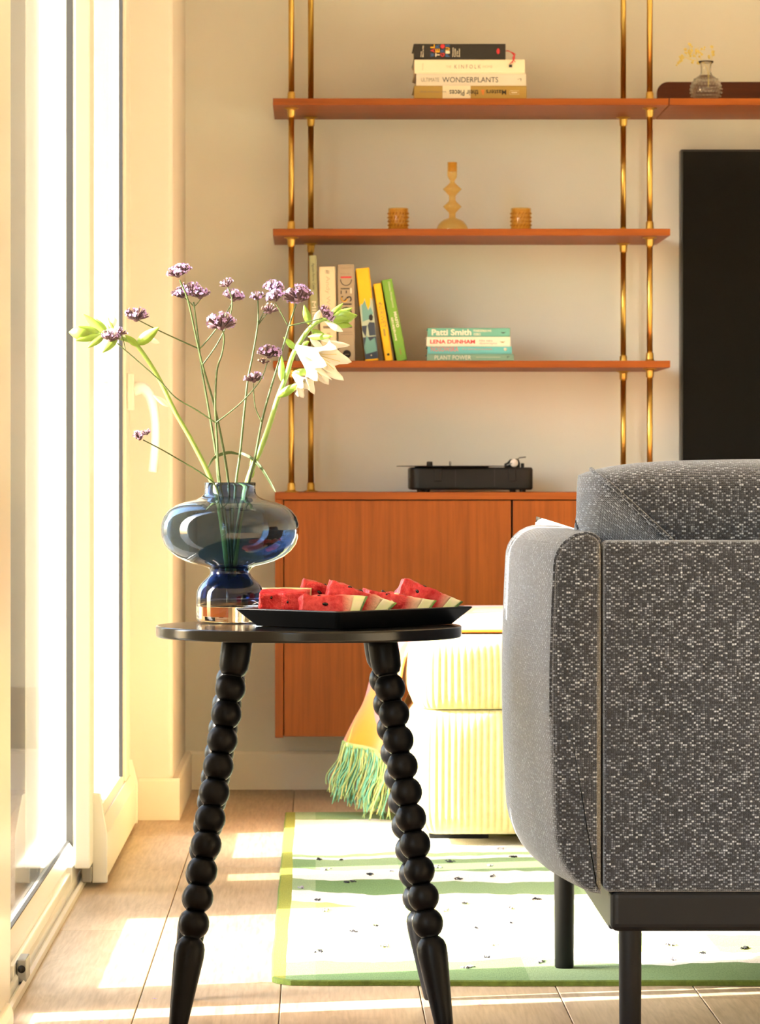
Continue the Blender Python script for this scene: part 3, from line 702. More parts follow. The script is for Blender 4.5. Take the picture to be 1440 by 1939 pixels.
# ---- cut flowers
def head_mesh(nf, R0, squash, pm_='lilac'):
    mb = MB()
    for i in range(nf):
        z = random.uniform(-.05, 1); a = random.uniform(0, 2 * PI); rr = math.sqrt(max(0, 1 - z * z))
        d = Vector((rr * math.cos(a), rr * math.sin(a), z * squash)); l = R0 * random.uniform(.8, 1.05)
        tipp = d * l; base = Vector((0, 0, -R0 * .35)) * .6 + d * l * .30
        mb.cur = 0
        mb.tube([base, base.lerp(tipp, .55), tipp], [.0006, .0011, .0007], 5)
        if random.random() < .75:
            mb.cur = 1; n = d.normalized(); u = n.orthogonal().normalized(); v = n.cross(u); ph = random.random() * 6
            pr = R0 * random.uniform(.12, .19)
            for k in range(5):
                t = ph + k * 2 * PI / 5
                c = tipp + n * .0006; e = u * math.cos(t) + v * math.sin(t); f = u * math.cos(t + .45) + v * math.sin(t + .45); g = u * math.cos(t - .45) + v * math.sin(t - .45)
                mb.add([c, c + g * pr * .7 + n * .0004, c + e * pr + n * .001, c + f * pr * .7 + n * .0004], [(0, 1, 2, 3)])
    mb.cur = 0
    mb.sphere((0, 0, -R0 * .12), R0 * .30, 8, 5)
    me = mb.mesh('flower_head'); me.materials.append(M('calyx')); me.materials.append(M(pm_))
    return me
random.seed(5)
HEADS = [head_mesh(60, .0155, .75) for _ in range(3)]
HEADS_S = [head_mesh(24, .0105, .8) for _ in range(2)]
PINK = head_mesh(16, .010, .6, 'pale_pink')
def head(root, px, py, Z, size=1, kind='b', tilt=None):
    me = {'b': HEADS, 's': HEADS_S, 'p': [PINK]}[kind][random.randrange({'b': 3, 's': 2, 'p': 1}[kind])]
    o = part('flower_head', me, None, root); p = P(px, py, Z)
    o.location = p - root.location; o.rotation_euler = tilt or (random.uniform(-.3, .3), random.uniform(-.3, .3), random.uniform(0, 6)); o.scale = (size * 1.28,) * 3
    return o
def stem(root, name, pts, Z, r0, r1, m='stem_green', Z1=None):
    n = len(pts); Z1 = Z1 if Z1 is not None else Z
    pp = smooth_path([P(x, y, Z + (Z1 - Z) * i / (n - 1)) for i, (x, y) in enumerate(pts)], 5)
    rs = [r0 + (r1 - r0) * i / (len(pp) - 1) for i in range(len(pp))]
    return part(name, MB().tube(pp, rs, 8), m, root)
def flower(name, label, base, Z, cat='flower', group=None):
    return thing(name, label, cat, P(base[0], base[1], Z), group)
G = 'purple verbena stems in the blue vase'
px2 = 1.0 / 1166.7
f = flower('verbena_stem', 'tall thin verbena stem with the topmost purple flower heads, by the glass door', (440, 1095), 5.985, group=G)
stem(f, 'stem', [(340, 530), (355.5, 566.7), (371, 635.6), (384.4, 693.3), (409, 780), (431, 898), (437, 1000), (440, 1095)], 5.97, .0013, .0022, Z1=6.0)
head(f, 336, 518, 5.97, .85); head(f, 347, 512, 5.965, .75)
stem(f, 'branch', [(384.4, 690), (409, 655.6), (426.7, 622), (437.8, 591), (439, 564), (431, 543)], 5.97, .0012, .0009); head(f, 430, 538, 5.97, .9, 's')
f = flower('verbena_stem', 'verbena stem with the broad flat purple flower head and side branches', (434, 1100), 6.02, group=G)
stem(f, 'stem', [(366.7, 572), (375.5, 640), (381, 691), (390, 744), (409, 858), (413, 905), (426, 1000), (434, 1100)], 6.02, .0013, .0024, Z1=6.02)
for a in ((345, 557, .85), (361, 551, .95), (379, 559, .85)): head(f, a[0], a[1], 6.02, a[2])
stem(f, 'branch', [(366.7, 580), (355, 568), (346, 562)], 6.02, .0009, .0007); stem(f, 'branch', [(366.7, 582), (375, 573), (381, 565)], 6.02, .0009, .0007)
stem(f, 'branch', [(376, 660), (340, 644), (298, 624.4), (262, 606)], 6.02, .0012, .0009, Z1=6.0); head(f, 258, 600, 6.0, 1.0)
stem(f, 'branch', [(379, 660), (409, 624), (435, 582), (440, 572)], 6.02, .0012, .0009); head(f, 443, 563, 6.02, .9)
f = flower('verbena_stem', 'dark verbena stem forking low into two wide curving branches', (438, 1098), 5.96, group=G)
stem(f, 'stem', [(421, 622), (424.5, 640), (421, 668), (411, 702), (408, 758), (408.7, 790), (411, 830), (415, 898), (430, 1000), (438, 1098)], 5.94, .0012, .0022, Z1=5.985)
head(f, 419, 614, 5.94, 1.25)
stem(f, 'branch', [(408, 800), (371, 775.6), (333, 753), (302, 720), (262, 684.4), (222, 650)], 5.94, .0012, .0009, Z1=5.92)
head(f, 210, 640, 5.92, .8); head(f, 229, 630, 5.92, .8, 's'); stem(f, 'branch', [(238, 664), (234, 645), (230, 634)], 5.92, .0007, .0006)
stem(f, 'branch', [(410, 800), (440, 777), (465.8, 753.5), (494, 718.8), (508, 682)], 5.94, .0012, .0009); head(f, 511, 670, 5.94, .95); head(f, 499, 684, 5.935, .8, 'p')
f = flower('verbena_stem', 'short verbena stem leaning far out over the vase shoulder toward the glass door', (425, 1000), 5.96, group=G)
stem(f, 'stem', [(271, 833), (300, 848), (326.7, 863), (390, 902), (412, 930), (425, 1000)], 5.93, .0009, .0014, Z1=5.97); head(f, 264, 828, 5.93, .95, 's'); head(f, 278, 820, 5.93, .6, 's')
f = flower('verbena_stem', 'straight upright verbena stem with a pale pink bloom below its purple heads', (438, 1097), 6.03, group=G)
stem(f, 'stem', [(488.6, 569), (488.6, 612.7), (478.8, 673), (470, 716.6), (463.7, 770.8), (455, 857.5), (447.4, 911.6), (440, 1000), (438, 1097)], 6.03, .0012, .0025, Z1=6.01)
head(f, 488, 563, 6.03, .95, 's')
stem(f, 'branch', [(489, 614), (500, 590), (509, 565), (514, 555)], 6.03, .001, .0009); head(f, 519, 545, 6.03, .85); head(f, 507, 542, 6.035, .6, 's')
stem(f, 'branch', [(489, 616), (499, 602), (508, 592)], 6.03, .0008, .0007); head(f, 511, 588, 6.02, 1.15, 'p')
def ribbon(root, name, pts, Z, wd, m='leaf_green', Z1=None):
    n = len(pts); Z1 = Z if Z1 is None else Z1
    pp = smooth_path([P(x, y, Z + (Z1 - Z) * i / (n - 1)) for i, (x, y) in enumerate(pts)], 4)
    k = len(pp) - 1
    def fn(u, v):
        i = min(k, int(round(u * k))); t = (pp[min(i + 1, k)] - pp[max(i - 1, 0)]).normalized()
        side = t.cross(Vector((0, 1, 0))).normalized(); w_ = wd * math.sin(PI * min(.98, .12 + u * .86)) ** .8
        return pp[i] + side * (v - .5) * w_ + Vector((0, -.5, 0)) * w_ * (abs(v - .5) * 2) ** 2 * .5
    return part(name, MB().grid(fn, k, 4), m, root, solid=.0004)
ribbon(f, 'leaf', [(452, 860), (433, 857), (407, 866), (394, 886)], 6.02, .005, 'stem_green', 5.99)
ribbon(f, 'leaf', [(455, 858), (461, 859.6), (481, 870.5), (498, 890), (516, 920), (522, 932)], 6.02, .005, 'stem_green', 5.97)
f = flower('verbena_stem', 'verbena stem beside the white flowers with a large domed purple head', (440, 1096), 6.0, group=G)
stem(f, 'stem', [(561, 575), (548, 617), (528.6, 684), (511, 742.6), (496, 799), (483, 868), (472, 911.6), (450, 1000), (440, 1096)], 5.97, .0013, .0026, Z1=6.015)
head(f, 564, 562, 5.97, 1.2); head(f, 571, 566, 5.975, .7)
stem(f, 'branch', [(546, 617), (534, 595), (522, 573.7)], 5.97, .001, .0008); head(f, 522, 563, 5.97, .85)
stem(f, 'branch', [(548, 617), (580, 610), (611, 603)], 5.97, .001, .0008); head(f, 617, 595, 5.965, .8, 'b', (0, .9, 0))
stem(f, 'branch', [(496, 799), (485, 775), (481, 750), (480.5, 726)], 5.97, .001, .0008); head(f, 481, 718, 5.97, 1.1, 's')

def leaf(root, base, tip, wd, Z, Zt=None, cup=.5, m='leaf_green', name='bract', bend=0):
    b = P(base[0], base[1], Z); t = P(tip[0], tip[1], Zt or Z); ax = t - b; L_ = ax.length; ax.normalize()
    side = ax.cross(Vector((0, 1, 0))).normalized(); up = side.cross(ax)
    def fn(u, v):
        w_ = wd * (math.sin(PI * (u ** .75)) ** .85 if 0 < u < 1 else 0.0) + .0003
        s = (v - .5) * 2
        return b + ax * L_ * u + side * s * w_ * .5 + up * (s * s * w_ * cup * .5 - w_ * cup * .25) + side * bend * math.sin(PI * u)
    return part(name, MB().grid(fn, 10, 6), m, root, solid=.0006, subsurf=1)
def trumpet(root, base, mouth, r, Z, Zm, name='flower', lobes=6, seed=0):
    b = P(base[0], base[1], Z); t = P(mouth[0], mouth[1], Zm); ax = (t - b); L_ = ax.length; q = Vector((0, 0, 1)).rotation_difference(ax.normalized())
    def fn(u, v):
        a = u * 2 * PI; lob = .5 + .5 * math.cos(lobes * a); tt = v
        ln = L_ * (1 + (.22 * lob - .16 * (1 - lob)) * tt ** 3)
        rad = r * (.13 + .32 * tt + .55 * max(0, tt - .45) ** 1.6 * 1.9) * (1 + .10 * (lob - .5) * tt)
        wob = 1 + .08 * math.sin(3 * a + seed) * tt
        return b + q @ Vector((rad * wob * math.cos(a), rad * wob * math.sin(a), ln * tt - .10 * L_ * max(0, tt - .8) * 2))
    o = part(name, MB().grid(fn, 36, 14, closeu=True), 'petal_white', root, solid=.0005)
    mb = MB()
    for k in range(4):
        a = k * 1.6 + seed
        mb.tube([b + q @ Vector((0, 0, L_ * .4)), b + q @ Vector((r * .18 * math.cos(a), r * .18 * math.sin(a), L_ * .8)), b + q @ Vector((r * .35 * math.cos(a), r * .35 * math.sin(a), L_ * 1.04))], .0005, 5)
    part('stamen', mb, 'dried', root)
    return o
def bud(root, base, tip, wd, Z, m='petal_white', name='bud', Zt=None):
    b = P(base[0], base[1], Z); t = P(tip[0], tip[1], Zt or Z); L_ = (t - b).length
    pr = [(max(1e-5, wd * .5 * math.sin(PI * (u ** 1.25)) ** .9 if 0 < u < 1 else 1e-5), L_ * u) for u in [i / 12 for i in range(13)]]
    return part(name, MB().lathe(pr, b, 14, axis=t - b, cap=False), m, root)
px_ = s6
f = flower('white_lily_stem', 'thick pale green stem with open white trumpet flowers leaning toward the books', (442, 1090), 6.0, group=None)
stem(f, 'stem', [(640, 604), (622, 604), (609, 606), (591.5, 617), (574, 638.6), (554.6, 673), (541.6, 714.5), (526.5, 753.5), (511, 803), (494, 851), (470, 909), (452, 1000), (442, 1090)], 6.0, .0032, .0050, 'stem_pale', Z1=6.015)
for b_, t_, w_, dz in (((586, 615), (576, 577), 15, 0), ((561, 662), (537, 638), 12, -.01), ((533, 722), (533, 671), 13, .01), ((583, 638), (631, 637), 13, -.02), ((553, 706), (599, 703), 14, -.02), ((525, 752), (571, 724), 17, -.015), ((590, 625), (622, 640), 12, .02), ((572, 655), (586, 646), 9, .0)):
    leaf(f, b_, t_, w_ * px_, 6.0, 6.0 + dz)
for b_, t_, w_, dz in (((622, 606), (678, 597), 26, .0), ((625, 604), (668, 583), 16, .01), ((626, 600), (650, 574), 13, .015), ((622, 608), (668, 618), 18, -.006), ((618, 606), (662, 604), 16, -.016)):
    leaf(f, b_, t_, w_ * px_, 6.0, 6.0 + dz, cup=.9)
bud(f, (630, 605), (674, 598), 24 * px_, 6.0, 'leaf_green')
bud(f, (592, 614), (608, 586), 11 * px_, 5.99)
bud(f, (614, 608), (650, 628), 13 * px_, 5.985)
trumpet(f, (562, 658), (632, 684), .036, 6.0, 5.955, seed=1)
trumpet(f, (566, 664), (606, 716), .032, 6.0, 5.985, seed=2)
trumpet(f, (556, 708), (580, 732), .024, 6.0, 5.99, seed=3)
leaf(f, (588, 640), (618, 668), 13 * px_, 6.0, 6.03, m='petal_white', name='petal')
leaf(f, (596, 632), (634, 652), 11 * px_, 6.0, 6.03, m='petal_white', name='petal')
leaf(f, (478, 905), (476, 868), 10 * px_, 6.01, 6.03, name='bract')
f = flower('white_lily_stem', 'thick green lily stem with closed buds bending out toward the glass door', (432, 1085), 5.96, group=None)
stem(f, 'stem', [(172, 633), (200, 634), (228, 640), (248, 647), (263, 658), (298, 711), (331, 778), (364, 835.6), (396, 900), (415, 960), (432, 1085)], 5.93, .0030, .0044, 'stem_pale', Z1=5.99)
bud(f, (182, 632), (130, 629), 27 * px_, 5.93, 'leaf_green')
for b_, t_, w_, dz in (((190, 634), (143, 645), 15, -.012), ((188, 630), (148, 618), 13, -.01), ((200, 632), (157, 594), 16, .0), ((202, 632), (180, 603), 14, .01), ((215, 634), (204, 601), 9, .02), ((198, 634), (166, 659), 13, -.01), ((222, 640), (194, 668), 14, -.015), ((262, 656), (237, 634), 13, -.005), ((259, 653), (302, 619), 22, -.01)):
    leaf(f, b_, t_, w_ * px_, 5.93, 5.93 + dz)
bud(f, (228, 640), (208, 622), 12 * px_, 5.925); bud(f, (275, 640), (303, 650), 10 * px_, 5.935)
bud(f, (214, 622), (214, 598), 15 * px_, 5.95)
leaf(f, (322, 770), (291, 749), 11 * px_, 5.95, 5.94, m='petal_white', name='petal')  # green bract in the sun: the sunlight is painted in as white

# fallen petals on the floor
for k, (px, py) in enumerate(((293, 1893), (192, 1935), (150, 1931), (909, 1904))):
    Z = H * F / (py - VY); mb = MB()
    for a in range(4):
        t = a * PI / 2 + k; mb.add([(0, 0, .001), (.003 * math.cos(t - .4), .003 * math.sin(t - .4), .0016), (.0045 * math.cos(t), .0045 * math.sin(t), .002), (.003 * math.cos(t + .4), .003 * math.sin(t + .4), .0016)], [(0, 1, 2, 3)])
    o = part('fallen_petal', mb, 'lilac', None, solid=.0004); o.location = (X(px, Z), Z, .0002)
    tag(o, 'tiny fallen purple petal on the oak floor', 'petal', 'fallen petals on the floor')

# ================================================================== rug
RX0, RX1, RY0, RY1, RT = -.0772, 2.35, 6.258, 9.39, .010
def rug_outline(n=90):
    def wob(t, s): return .006 * noise.noise(Vector((t * 4, s, 0)))
    pts = []
    r = .035
    for k in range(n): x = RX0 + r + (RX1 - RX0 - r) * k / n; pts.append((x, RY0 + wob(x, 1) + .012 * math.exp(-((x - RX0) / .05))))
    for k in range(30): y = RY0 + (RY1 - RY0) * k / 30; pts.append((RX1, y))
    for k in range(n): x = RX1 - (RX1 - RX0) * k / n; pts.append((x, RY1 + wob(x, 5)))
    for k in range(40): y = RY1 - (RY1 - RY0 - .05) * k / 40; pts.append((RX0 + wob(y, 9) * .5, y))
    pts.append((RX0 + .003, RY0 + .048)); pts.append((RX0 + .012, RY0 + .028))
    return pts
ol = rug_outline(); n = len(ol)
rug = thing('rug', 'flat woven rug with green and cream stripes under the sofas', 'rug', (1.1, 7.8, 0))
mb = MB(); mb.sm = False
mb.cur = 1; vv = [(x, y, .0004) for x, y in ol] + [(x, y, RT - .002) for x, y in ol]
cxr, cyr = 1.1, 7.8
ins = [(x + (.003 if x < cxr else -.003), y + (.003 if y < cyr else -.003), RT) for x, y in ol]
vv += ins
mb.add(vv, [(k, (k + 1) % n, (k + 1) % n + n, k + n) for k in range(n)] + [(k + n, (k + 1) % n + n, (k + 1) % n + 2 * n, k + 2 * n) for k in range(n)])
mb.cur = 0; mb.add(ins, [tuple(range(n))])
part('rug_body', mb, ['rug', 'rug_edge'], rug)
random.seed(12)
for k, (px, py, big, m_) in enumerate(((604, 1628, 1, 'tuft_black'), (647, 1629, .6, 'tuft_black'), (616, 1648, 1.2, 'tuft_grey'), (703, 1657, 1.1, 'tuft_black'), (663, 1671, 1.2, 'tuft_black'), (570, 1682, 1, 'tuft_grey'), (601, 1705, .8, 'tuft_black'), (742, 1650, .9, 'tuft_grey'), (826, 1643, 1.1, 'tuft_grey'),
                                       (852, 1632, 1, 'tuft_black'), (973, 1623, 1.1, 'tuft_black'), (927, 1640, .8, 'tuft_grey'), (949, 1608, 1, 'tuft_grey'), (713, 1754, .6, 'tuft_black'), (670, 1764, .9, 'tuft_black'), (603, 1803, 1, 'tuft_black'), (615, 1725, 1, 'tuft_grey'), (728, 1793, 1, 'tuft_grey'), (845, 1725, .9, 'tuft_grey'), (867, 1665, 1, 'tuft_black'), (932, 1660, .8, 'tuft_black'),
                                       (1014, 1703, 1, 'tuft_black'), (880, 1712, .8, 'tuft_black'), (966, 1720, .9, 'tuft_grey'), (884, 1832, 1.2, 'tuft_grey'), (1024, 1822, 1.2, 'tuft_grey'), (1269, 1789, 1.1, 'tuft_grey'), (1409, 1796, 1.2, 'tuft_black'), (1333, 1806, .7, 'tuft_black'), (1270, 1817, 1, 'tuft_grey'), (934, 1790, .8, 'tuft_grey'), (902, 1758, .7, 'tuft_black'), (968, 1749, .6, 'tuft_black'), (923, 1813, .7, 'tuft_black'))):
    Z = (H - RT) * F / (py - VY); mb = MB()
    for j in range(9):
        a = random.uniform(0, 2 * PI); l = .006 * big * random.uniform(.6, 1.4); c = Vector((random.uniform(-.006, .006) * big, random.uniform(-.012, .012) * big, 0))
        mb.tube([c, c + Vector((math.cos(a) * l * .5, math.sin(a) * l * 1.2, .003)), c + Vector((math.cos(a) * l, math.sin(a) * l * 2, .0015))], .0012 * big, 4)
    o = part('tuft', mb, m_, rug); o.location = Vector((X(px, Z), Z, RT)) - rug.location

# ================================================================== grey sofa
SZ = 5.60
sofa = thing('sofa', 'charcoal tweed sofa seen from behind on round black legs', 'sofa', (1.25, 6.0, 0))
xL = X(1144, SZ); xRt = 2.06
def rbox(x0, x1, y0, y1, z0, z1, r, nx, nz, nd=6, bulge=0):
    """soft upholstered slab: rounded on all edges (superellipse), bulging a little on its faces"""
    cx_, cy_, cz_ = (x0 + x1) / 2, (y0 + y1) / 2, (z0 + z1) / 2; hx, hy, hz_ = (x1 - x0) / 2, (y1 - y0) / 2, (z1 - z0) / 2
    def fn(a, b, c):
        p = [(2 * a - 1) * hx, (2 * b - 1) * hy, (2 * c - 1) * hz_]
        q = [max(-h + r, min(h - r, v)) for v, h in zip(p, (hx, hy, hz_))]
        d = Vector([p[i] - q[i] for i in range(3)])
        if d.length > 1e-9:
            m = max(abs(x) for x in d); d = d.normalized() * m if m > 0 else d
        b_ = bulge * (1 - (p[0] / hx) ** 2) * (1 - (p[2] / hz_) ** 2) * (1 if p[1] < 0 else -1) * (1 if abs(p[1]) > hy - 1e-6 else 0)
        return Vector((cx_ + q[0] + d.x, cy_ + q[1] + d.y - b_, cz_ + q[2] + d.z))
    def tt(n, h):       # denser near the edges
        e = r / (2 * h); k = 4
        return [e * i / k for i in range(k)] + [e + (1 - 2 * e) * i / n for i in range(n + 1)] + [1 - e + e * (i + 1) / k for i in range(k)]
    ta, tb_, tc_ = tt(nx, hx), tt(nd, hy), tt(nz, hz_)
    mb = MB()
    def face(f2, U, V):
        mb.grid(lambda u, v: f2(U[int(round(u * (len(U) - 1)))], V[int(round(v * (len(V) - 1)))]), len(U) - 1, len(V) - 1)
    face(lambda u, v: fn(u, 0, v), ta, tc_); face(lambda u, v: fn(u, 1, v), ta, tc_)
    face(lambda u, v: fn(0, u, v), tb_, tc_); face(lambda u, v: fn(1, u, v), tb_, tc_)
    face(lambda u, v: fn(u, v, 0), ta, tb_); face(lambda u, v: fn(u, v, 1), ta, tb_)
    return mb
zb0, zt0 = Zz(1690, SZ), Zz(1024, SZ)
part('back_panel', rbox(xL, xRt, SZ, SZ + .075, zb0, zt0, .010, 20, 12, 3, .002), 'tweed', sofa, merge=True, uv=True)
def arm(sgn, xi):
    """upholstered arm; cross-section in x-z swept along y with rounded, slightly swollen plan"""
    W_ = .070; z0, z1 = Zz(1694, SZ), Zz(1005, SZ + .12); L0, L1 = SZ - .004, 6.50
    # outline of one cross-section, from inner bottom round the outer side to the inner top
    def sec(v, out, inset):
        pts = []
        rt_, rb_ = .052, .085
        Wt = W_ + out
        path = [(0, z0)]
        for k in range(9): a = R(270 - k * 90 / 8); path.append((-(Wt) + rb_ * .85 + rb_ * .85 * math.cos(a), z0 + rb_ * 1.25 + rb_ * 1.25 * math.sin(a)))
        for k in range(1, 12): path.append((-(Wt) - .006 * math.sin(PI * k / 12), z0 + rb_ * 1.25 + (z1 - rt_ - z0 - rb_ * 1.25) * k / 12))
        for k in range(9): a = R(180 - k * 90 / 8); path.append((-(Wt) + rt_ + rt_ * math.cos(a), z1 - rt_ + rt_ * math.sin(a)))
        for k in range(1, 5): a = R(90 - k * 70 / 4); path.append((-.022 + .022 * math.cos(a), z1 - .022 + .022 * math.sin(a)))
        path.append((0, z1 - .04))
        return path
    def shrink(path, d):
        zc = (z0 + z1) / 2
        return [(-(W_ / 2) + (x + W_ / 2) * (1 - d / (W_ * .9)), zc + (z - zc) * (1 - d / ((z1 - z0) / 2))) for x, z in path]
    rows = []
    ts = [0, .0015, .005, .010, .017] + [.017 + (L1 - L0 - .10) * k / 16 for k in range(1, 17)] + [L1 - L0 - .083 + .083 * math.sin(R(k * 15)) for k in range(1, 7)]
    for t in ts:
        if t < .017: d = .016 * (1 - math.sqrt(max(0, 1 - (1 - t / .017) ** 2)))
        elif t > L1 - L0 - .083: u = (t - (L1 - L0 - .083)) / .083; d = .034 * (1 - math.sqrt(max(0, 1 - u * u)))
        else: d = 0
        tt_ = t / (L1 - L0)
        out = .040 * math.sin(PI * min(1, tt_ * .95 + .0)) ** .9 + .012 * tt_
        rows.append((L0 + t, shrink(sec(0, out, 0), d)))
    n = len(rows[0][1]); mb = MB()
    vv = [(xi + sgn * x, y, z) for y, pa in rows for x, z in pa]
    fs = []
    for i in range(len(rows) - 1):
        for k in range(n): fs.append((i * n + k, i * n + (k + 1) % n, (i + 1) * n + (k + 1) % n, (i + 1) * n + k))
    fs.append(tuple(range(n))); fs.append(tuple(range((len(rows) - 1) * n, len(rows) * n)))
    mb.add(vv, fs)
    o = part('armrest', mb, 'tweed', sofa, uv=True)
    pa = rows[3][1]; y = rows[3][0] - .001
    part('piping', MB().tube([(xi + sgn * x, y, z) for x, z in pa[14:-1]], .0026, 6), 'tweed', o, uv=True)
    return o
arm(1, xL - .0035); arm(-1, xRt + .0035)
# back cushion rising behind the panel
def cushion(x0, x1, left_seam):
    y0, y1 = SZ + .082, SZ + .30; zb_ = .50
    def top(x):
        e = (x - x0); e2 = (x1 - x)
        return Zz(868, y0) - .024 * math.exp(-e / .06) - .03 * math.exp(-e2 / .06) - .004 * abs(x - (x0 + x1) / 2)
    sx0, sz0, sx1, sz1 = x0 + .016, top(x0 + .016) - .002, x0 + .130, Zz(1024, y0)
    nrm = Vector((sz1 - sz0, -(sx1 - sx0))).normalized()
    def near(x, z):
        tp = top(x); y = y0
        d = ((x - sx0) * nrm.x + (z - sz0) * nrm.y)
        if left_seam and d > 0: y += d * 1.5 + d * d * 6
        rr = .055
        if z > tp - rr: u = min(1, (z - (tp - rr)) / rr); y += .075 * (1 - math.sqrt(max(0, 1 - u * u)))
        if x < x0 + .03: u = (x0 + .03 - x) / .03; y += .05 * (1 - math.sqrt(max(0, 1 - u * u)))
        if x > x1 - .05: u = (x - x1 + .05) / .05; y += .05 * (1 - math.sqrt(max(0, 1 - u * u)))
        return y
    nx, nz = 60, 40
    mb = MB()
    def xx(u): return x0 + (x1 - x0) * (u ** 1.6)
    def bx(x, z): return x - .008 * 0
    def lft(z):   # bulging left outline
        return .012 * math.sin(PI * max(0, min(1, (z - .62) / (.90 - .62))))
    def fn(u, v):
        x = xx(u); z = zb_ + (top(x) - zb_) * (1 - (1 - v) ** 1.5); 
        return Vector((x - lft(z) * (1 - u) ** 8 * 0.6, near(x, z), z))
    def fb(u, v):
        x = xx(u); z = zb_ + (top(x) - zb_) * (1 - (1 - v) ** 1.5); yy = y1 - (near(x, z) - y0) * (.6 if not left_seam else .35)
        return Vector((x - lft(z) * (1 - u) ** 8 * 0.6, max(near(x, z), yy), z))
    mb.grid(fn, nx, nz); mb.grid(fb, nx, nz)
    mb.grid(lambda u, v: fn(u, 1).lerp(fb(u, 1), v), nx, 3); mb.grid(lambda u, v: fn(0, u).lerp(fb(0, u), v), nz, 3); mb.grid(lambda u, v: fn(1, u).lerp(fb(1, u), v), nz, 3); mb.grid(lambda u, v: fn(u, 0).lerp(fb(u, 0), v), nx, 3)
    o = part('back_cushion', mb, 'tweed', sofa, merge=True, uv=True)
    if left_seam:
        pts = []
        for k in range(26):
            t = k / 25; x = sx0 + (sx1 - sx0) * t; z = sz0 + (sz1 - sz0) * t - .006 * math.sin(PI * t) * 0; pts.append((x, near(x, z) - .0018, z))
        part('piping', MB().tube([(sx0 - .006, pts[0][1] + .012, sz0 + .006)] + pts, .0034, 8), 'tweed', o, uv=True)
    return o
cushion(X(1112, SZ + .1), 1.22, True); cushion(1.225, 2.03, False)
part('seat_cushion', rbox(xL + .002, xRt - .002, SZ + .08, 6.72, .27, .455, .03, 8, 4, 6), 'tweed', sofa, merge=True, uv=True)
part('seat_base', rbox(xL + .01, xRt - .01, SZ + .04, 6.66, zb0 + .004, .27, .01, 6, 2, 4), 'tweed', sofa, merge=True, uv=True)
fz1, fz0 = zb0 + .003, Zz(1765, SZ + .003)
fx0 = X(1157, SZ)
fy0 = SZ + .003
part('frame', MB().box(fx0, xRt - .012, fy0, fy0 + .045, fz0, fz1), 'black_metal', sofa, .012, seg=4)
part('frame', MB().box(fx0, xRt - .012, 6.45, 6.495, fz0, fz1), 'black_metal', sofa, .012, seg=4)
part('frame', MB().box(fx0, fx0 + .035, fy0 + .03, 6.47, fz0, fz1), 'black_metal', sofa, .004)
part('frame', MB().box(xRt - .047, xRt - .012, fy0 + .03, 6.47, fz0, fz1), 'black_metal', sofa, .004)
for (x, y, z) in ((X(1194, SZ + .03), SZ + .03, 0), (X(1069, 6.42), 6.42, RT), (xRt - .045, SZ + .03, 0), (xRt - .045, 6.47, RT)):
    part('leg', MB().lathe([(.0150, z), (.0165, z + .003), (.0178, fz0 + .02), (.0178, fz0 + .05)], (x, y, 0), 24), 'black_metal', sofa)
    
# white pillow with a grey corner, standing against the end of the arm
pil = thing('throw_pillow', 'white cushion with a grey patterned corner at the end of the sofa arm', 'cushion', (.56, 6.60, .456), world=False)
def pillow(scale=1):
    a = .139; mb = MB()
    for s in (-1, 1):
        def fn(u, v, s=s):
            x, y = 2 * u - 1, 2 * v - 1
            puff = (max(0, 1 - x * x) * max(0, 1 - y * y)) ** .42
            pin = 1 - .10 * (1 - abs(x * y)) * max(abs(x), abs(y)) ** 6
            return Vector((x * a * pin, s * .07 * puff, y * a * pin))
        mb.grid(fn, 28, 28)
    return mb
po = part('cover', pillow(), 'pillow_white', pil, merge=True); 
mt = Matrix.Rotation(R(12), 4, 'Y') @ Matrix.Rotation(R(-6), 4, 'X')
po.data.transform(mt); zmin = min(v.co.z for v in po.data.vertices); 
po.data.transform(Matrix.Translation((0, 0, -zmin)))
po.data.materials.append(M('pillow_corner'))
tl = max(po.data.vertices, key=lambda v: v.co.z).co.copy()
for p_ in po.data.polygons:
    if (p_.center - tl).length < .022: p_.material_index = 1
tgt = P(1017, 978, 6.60)
pil.location = (tgt.x - tl.x, 6.60, tgt.z - tl.z)

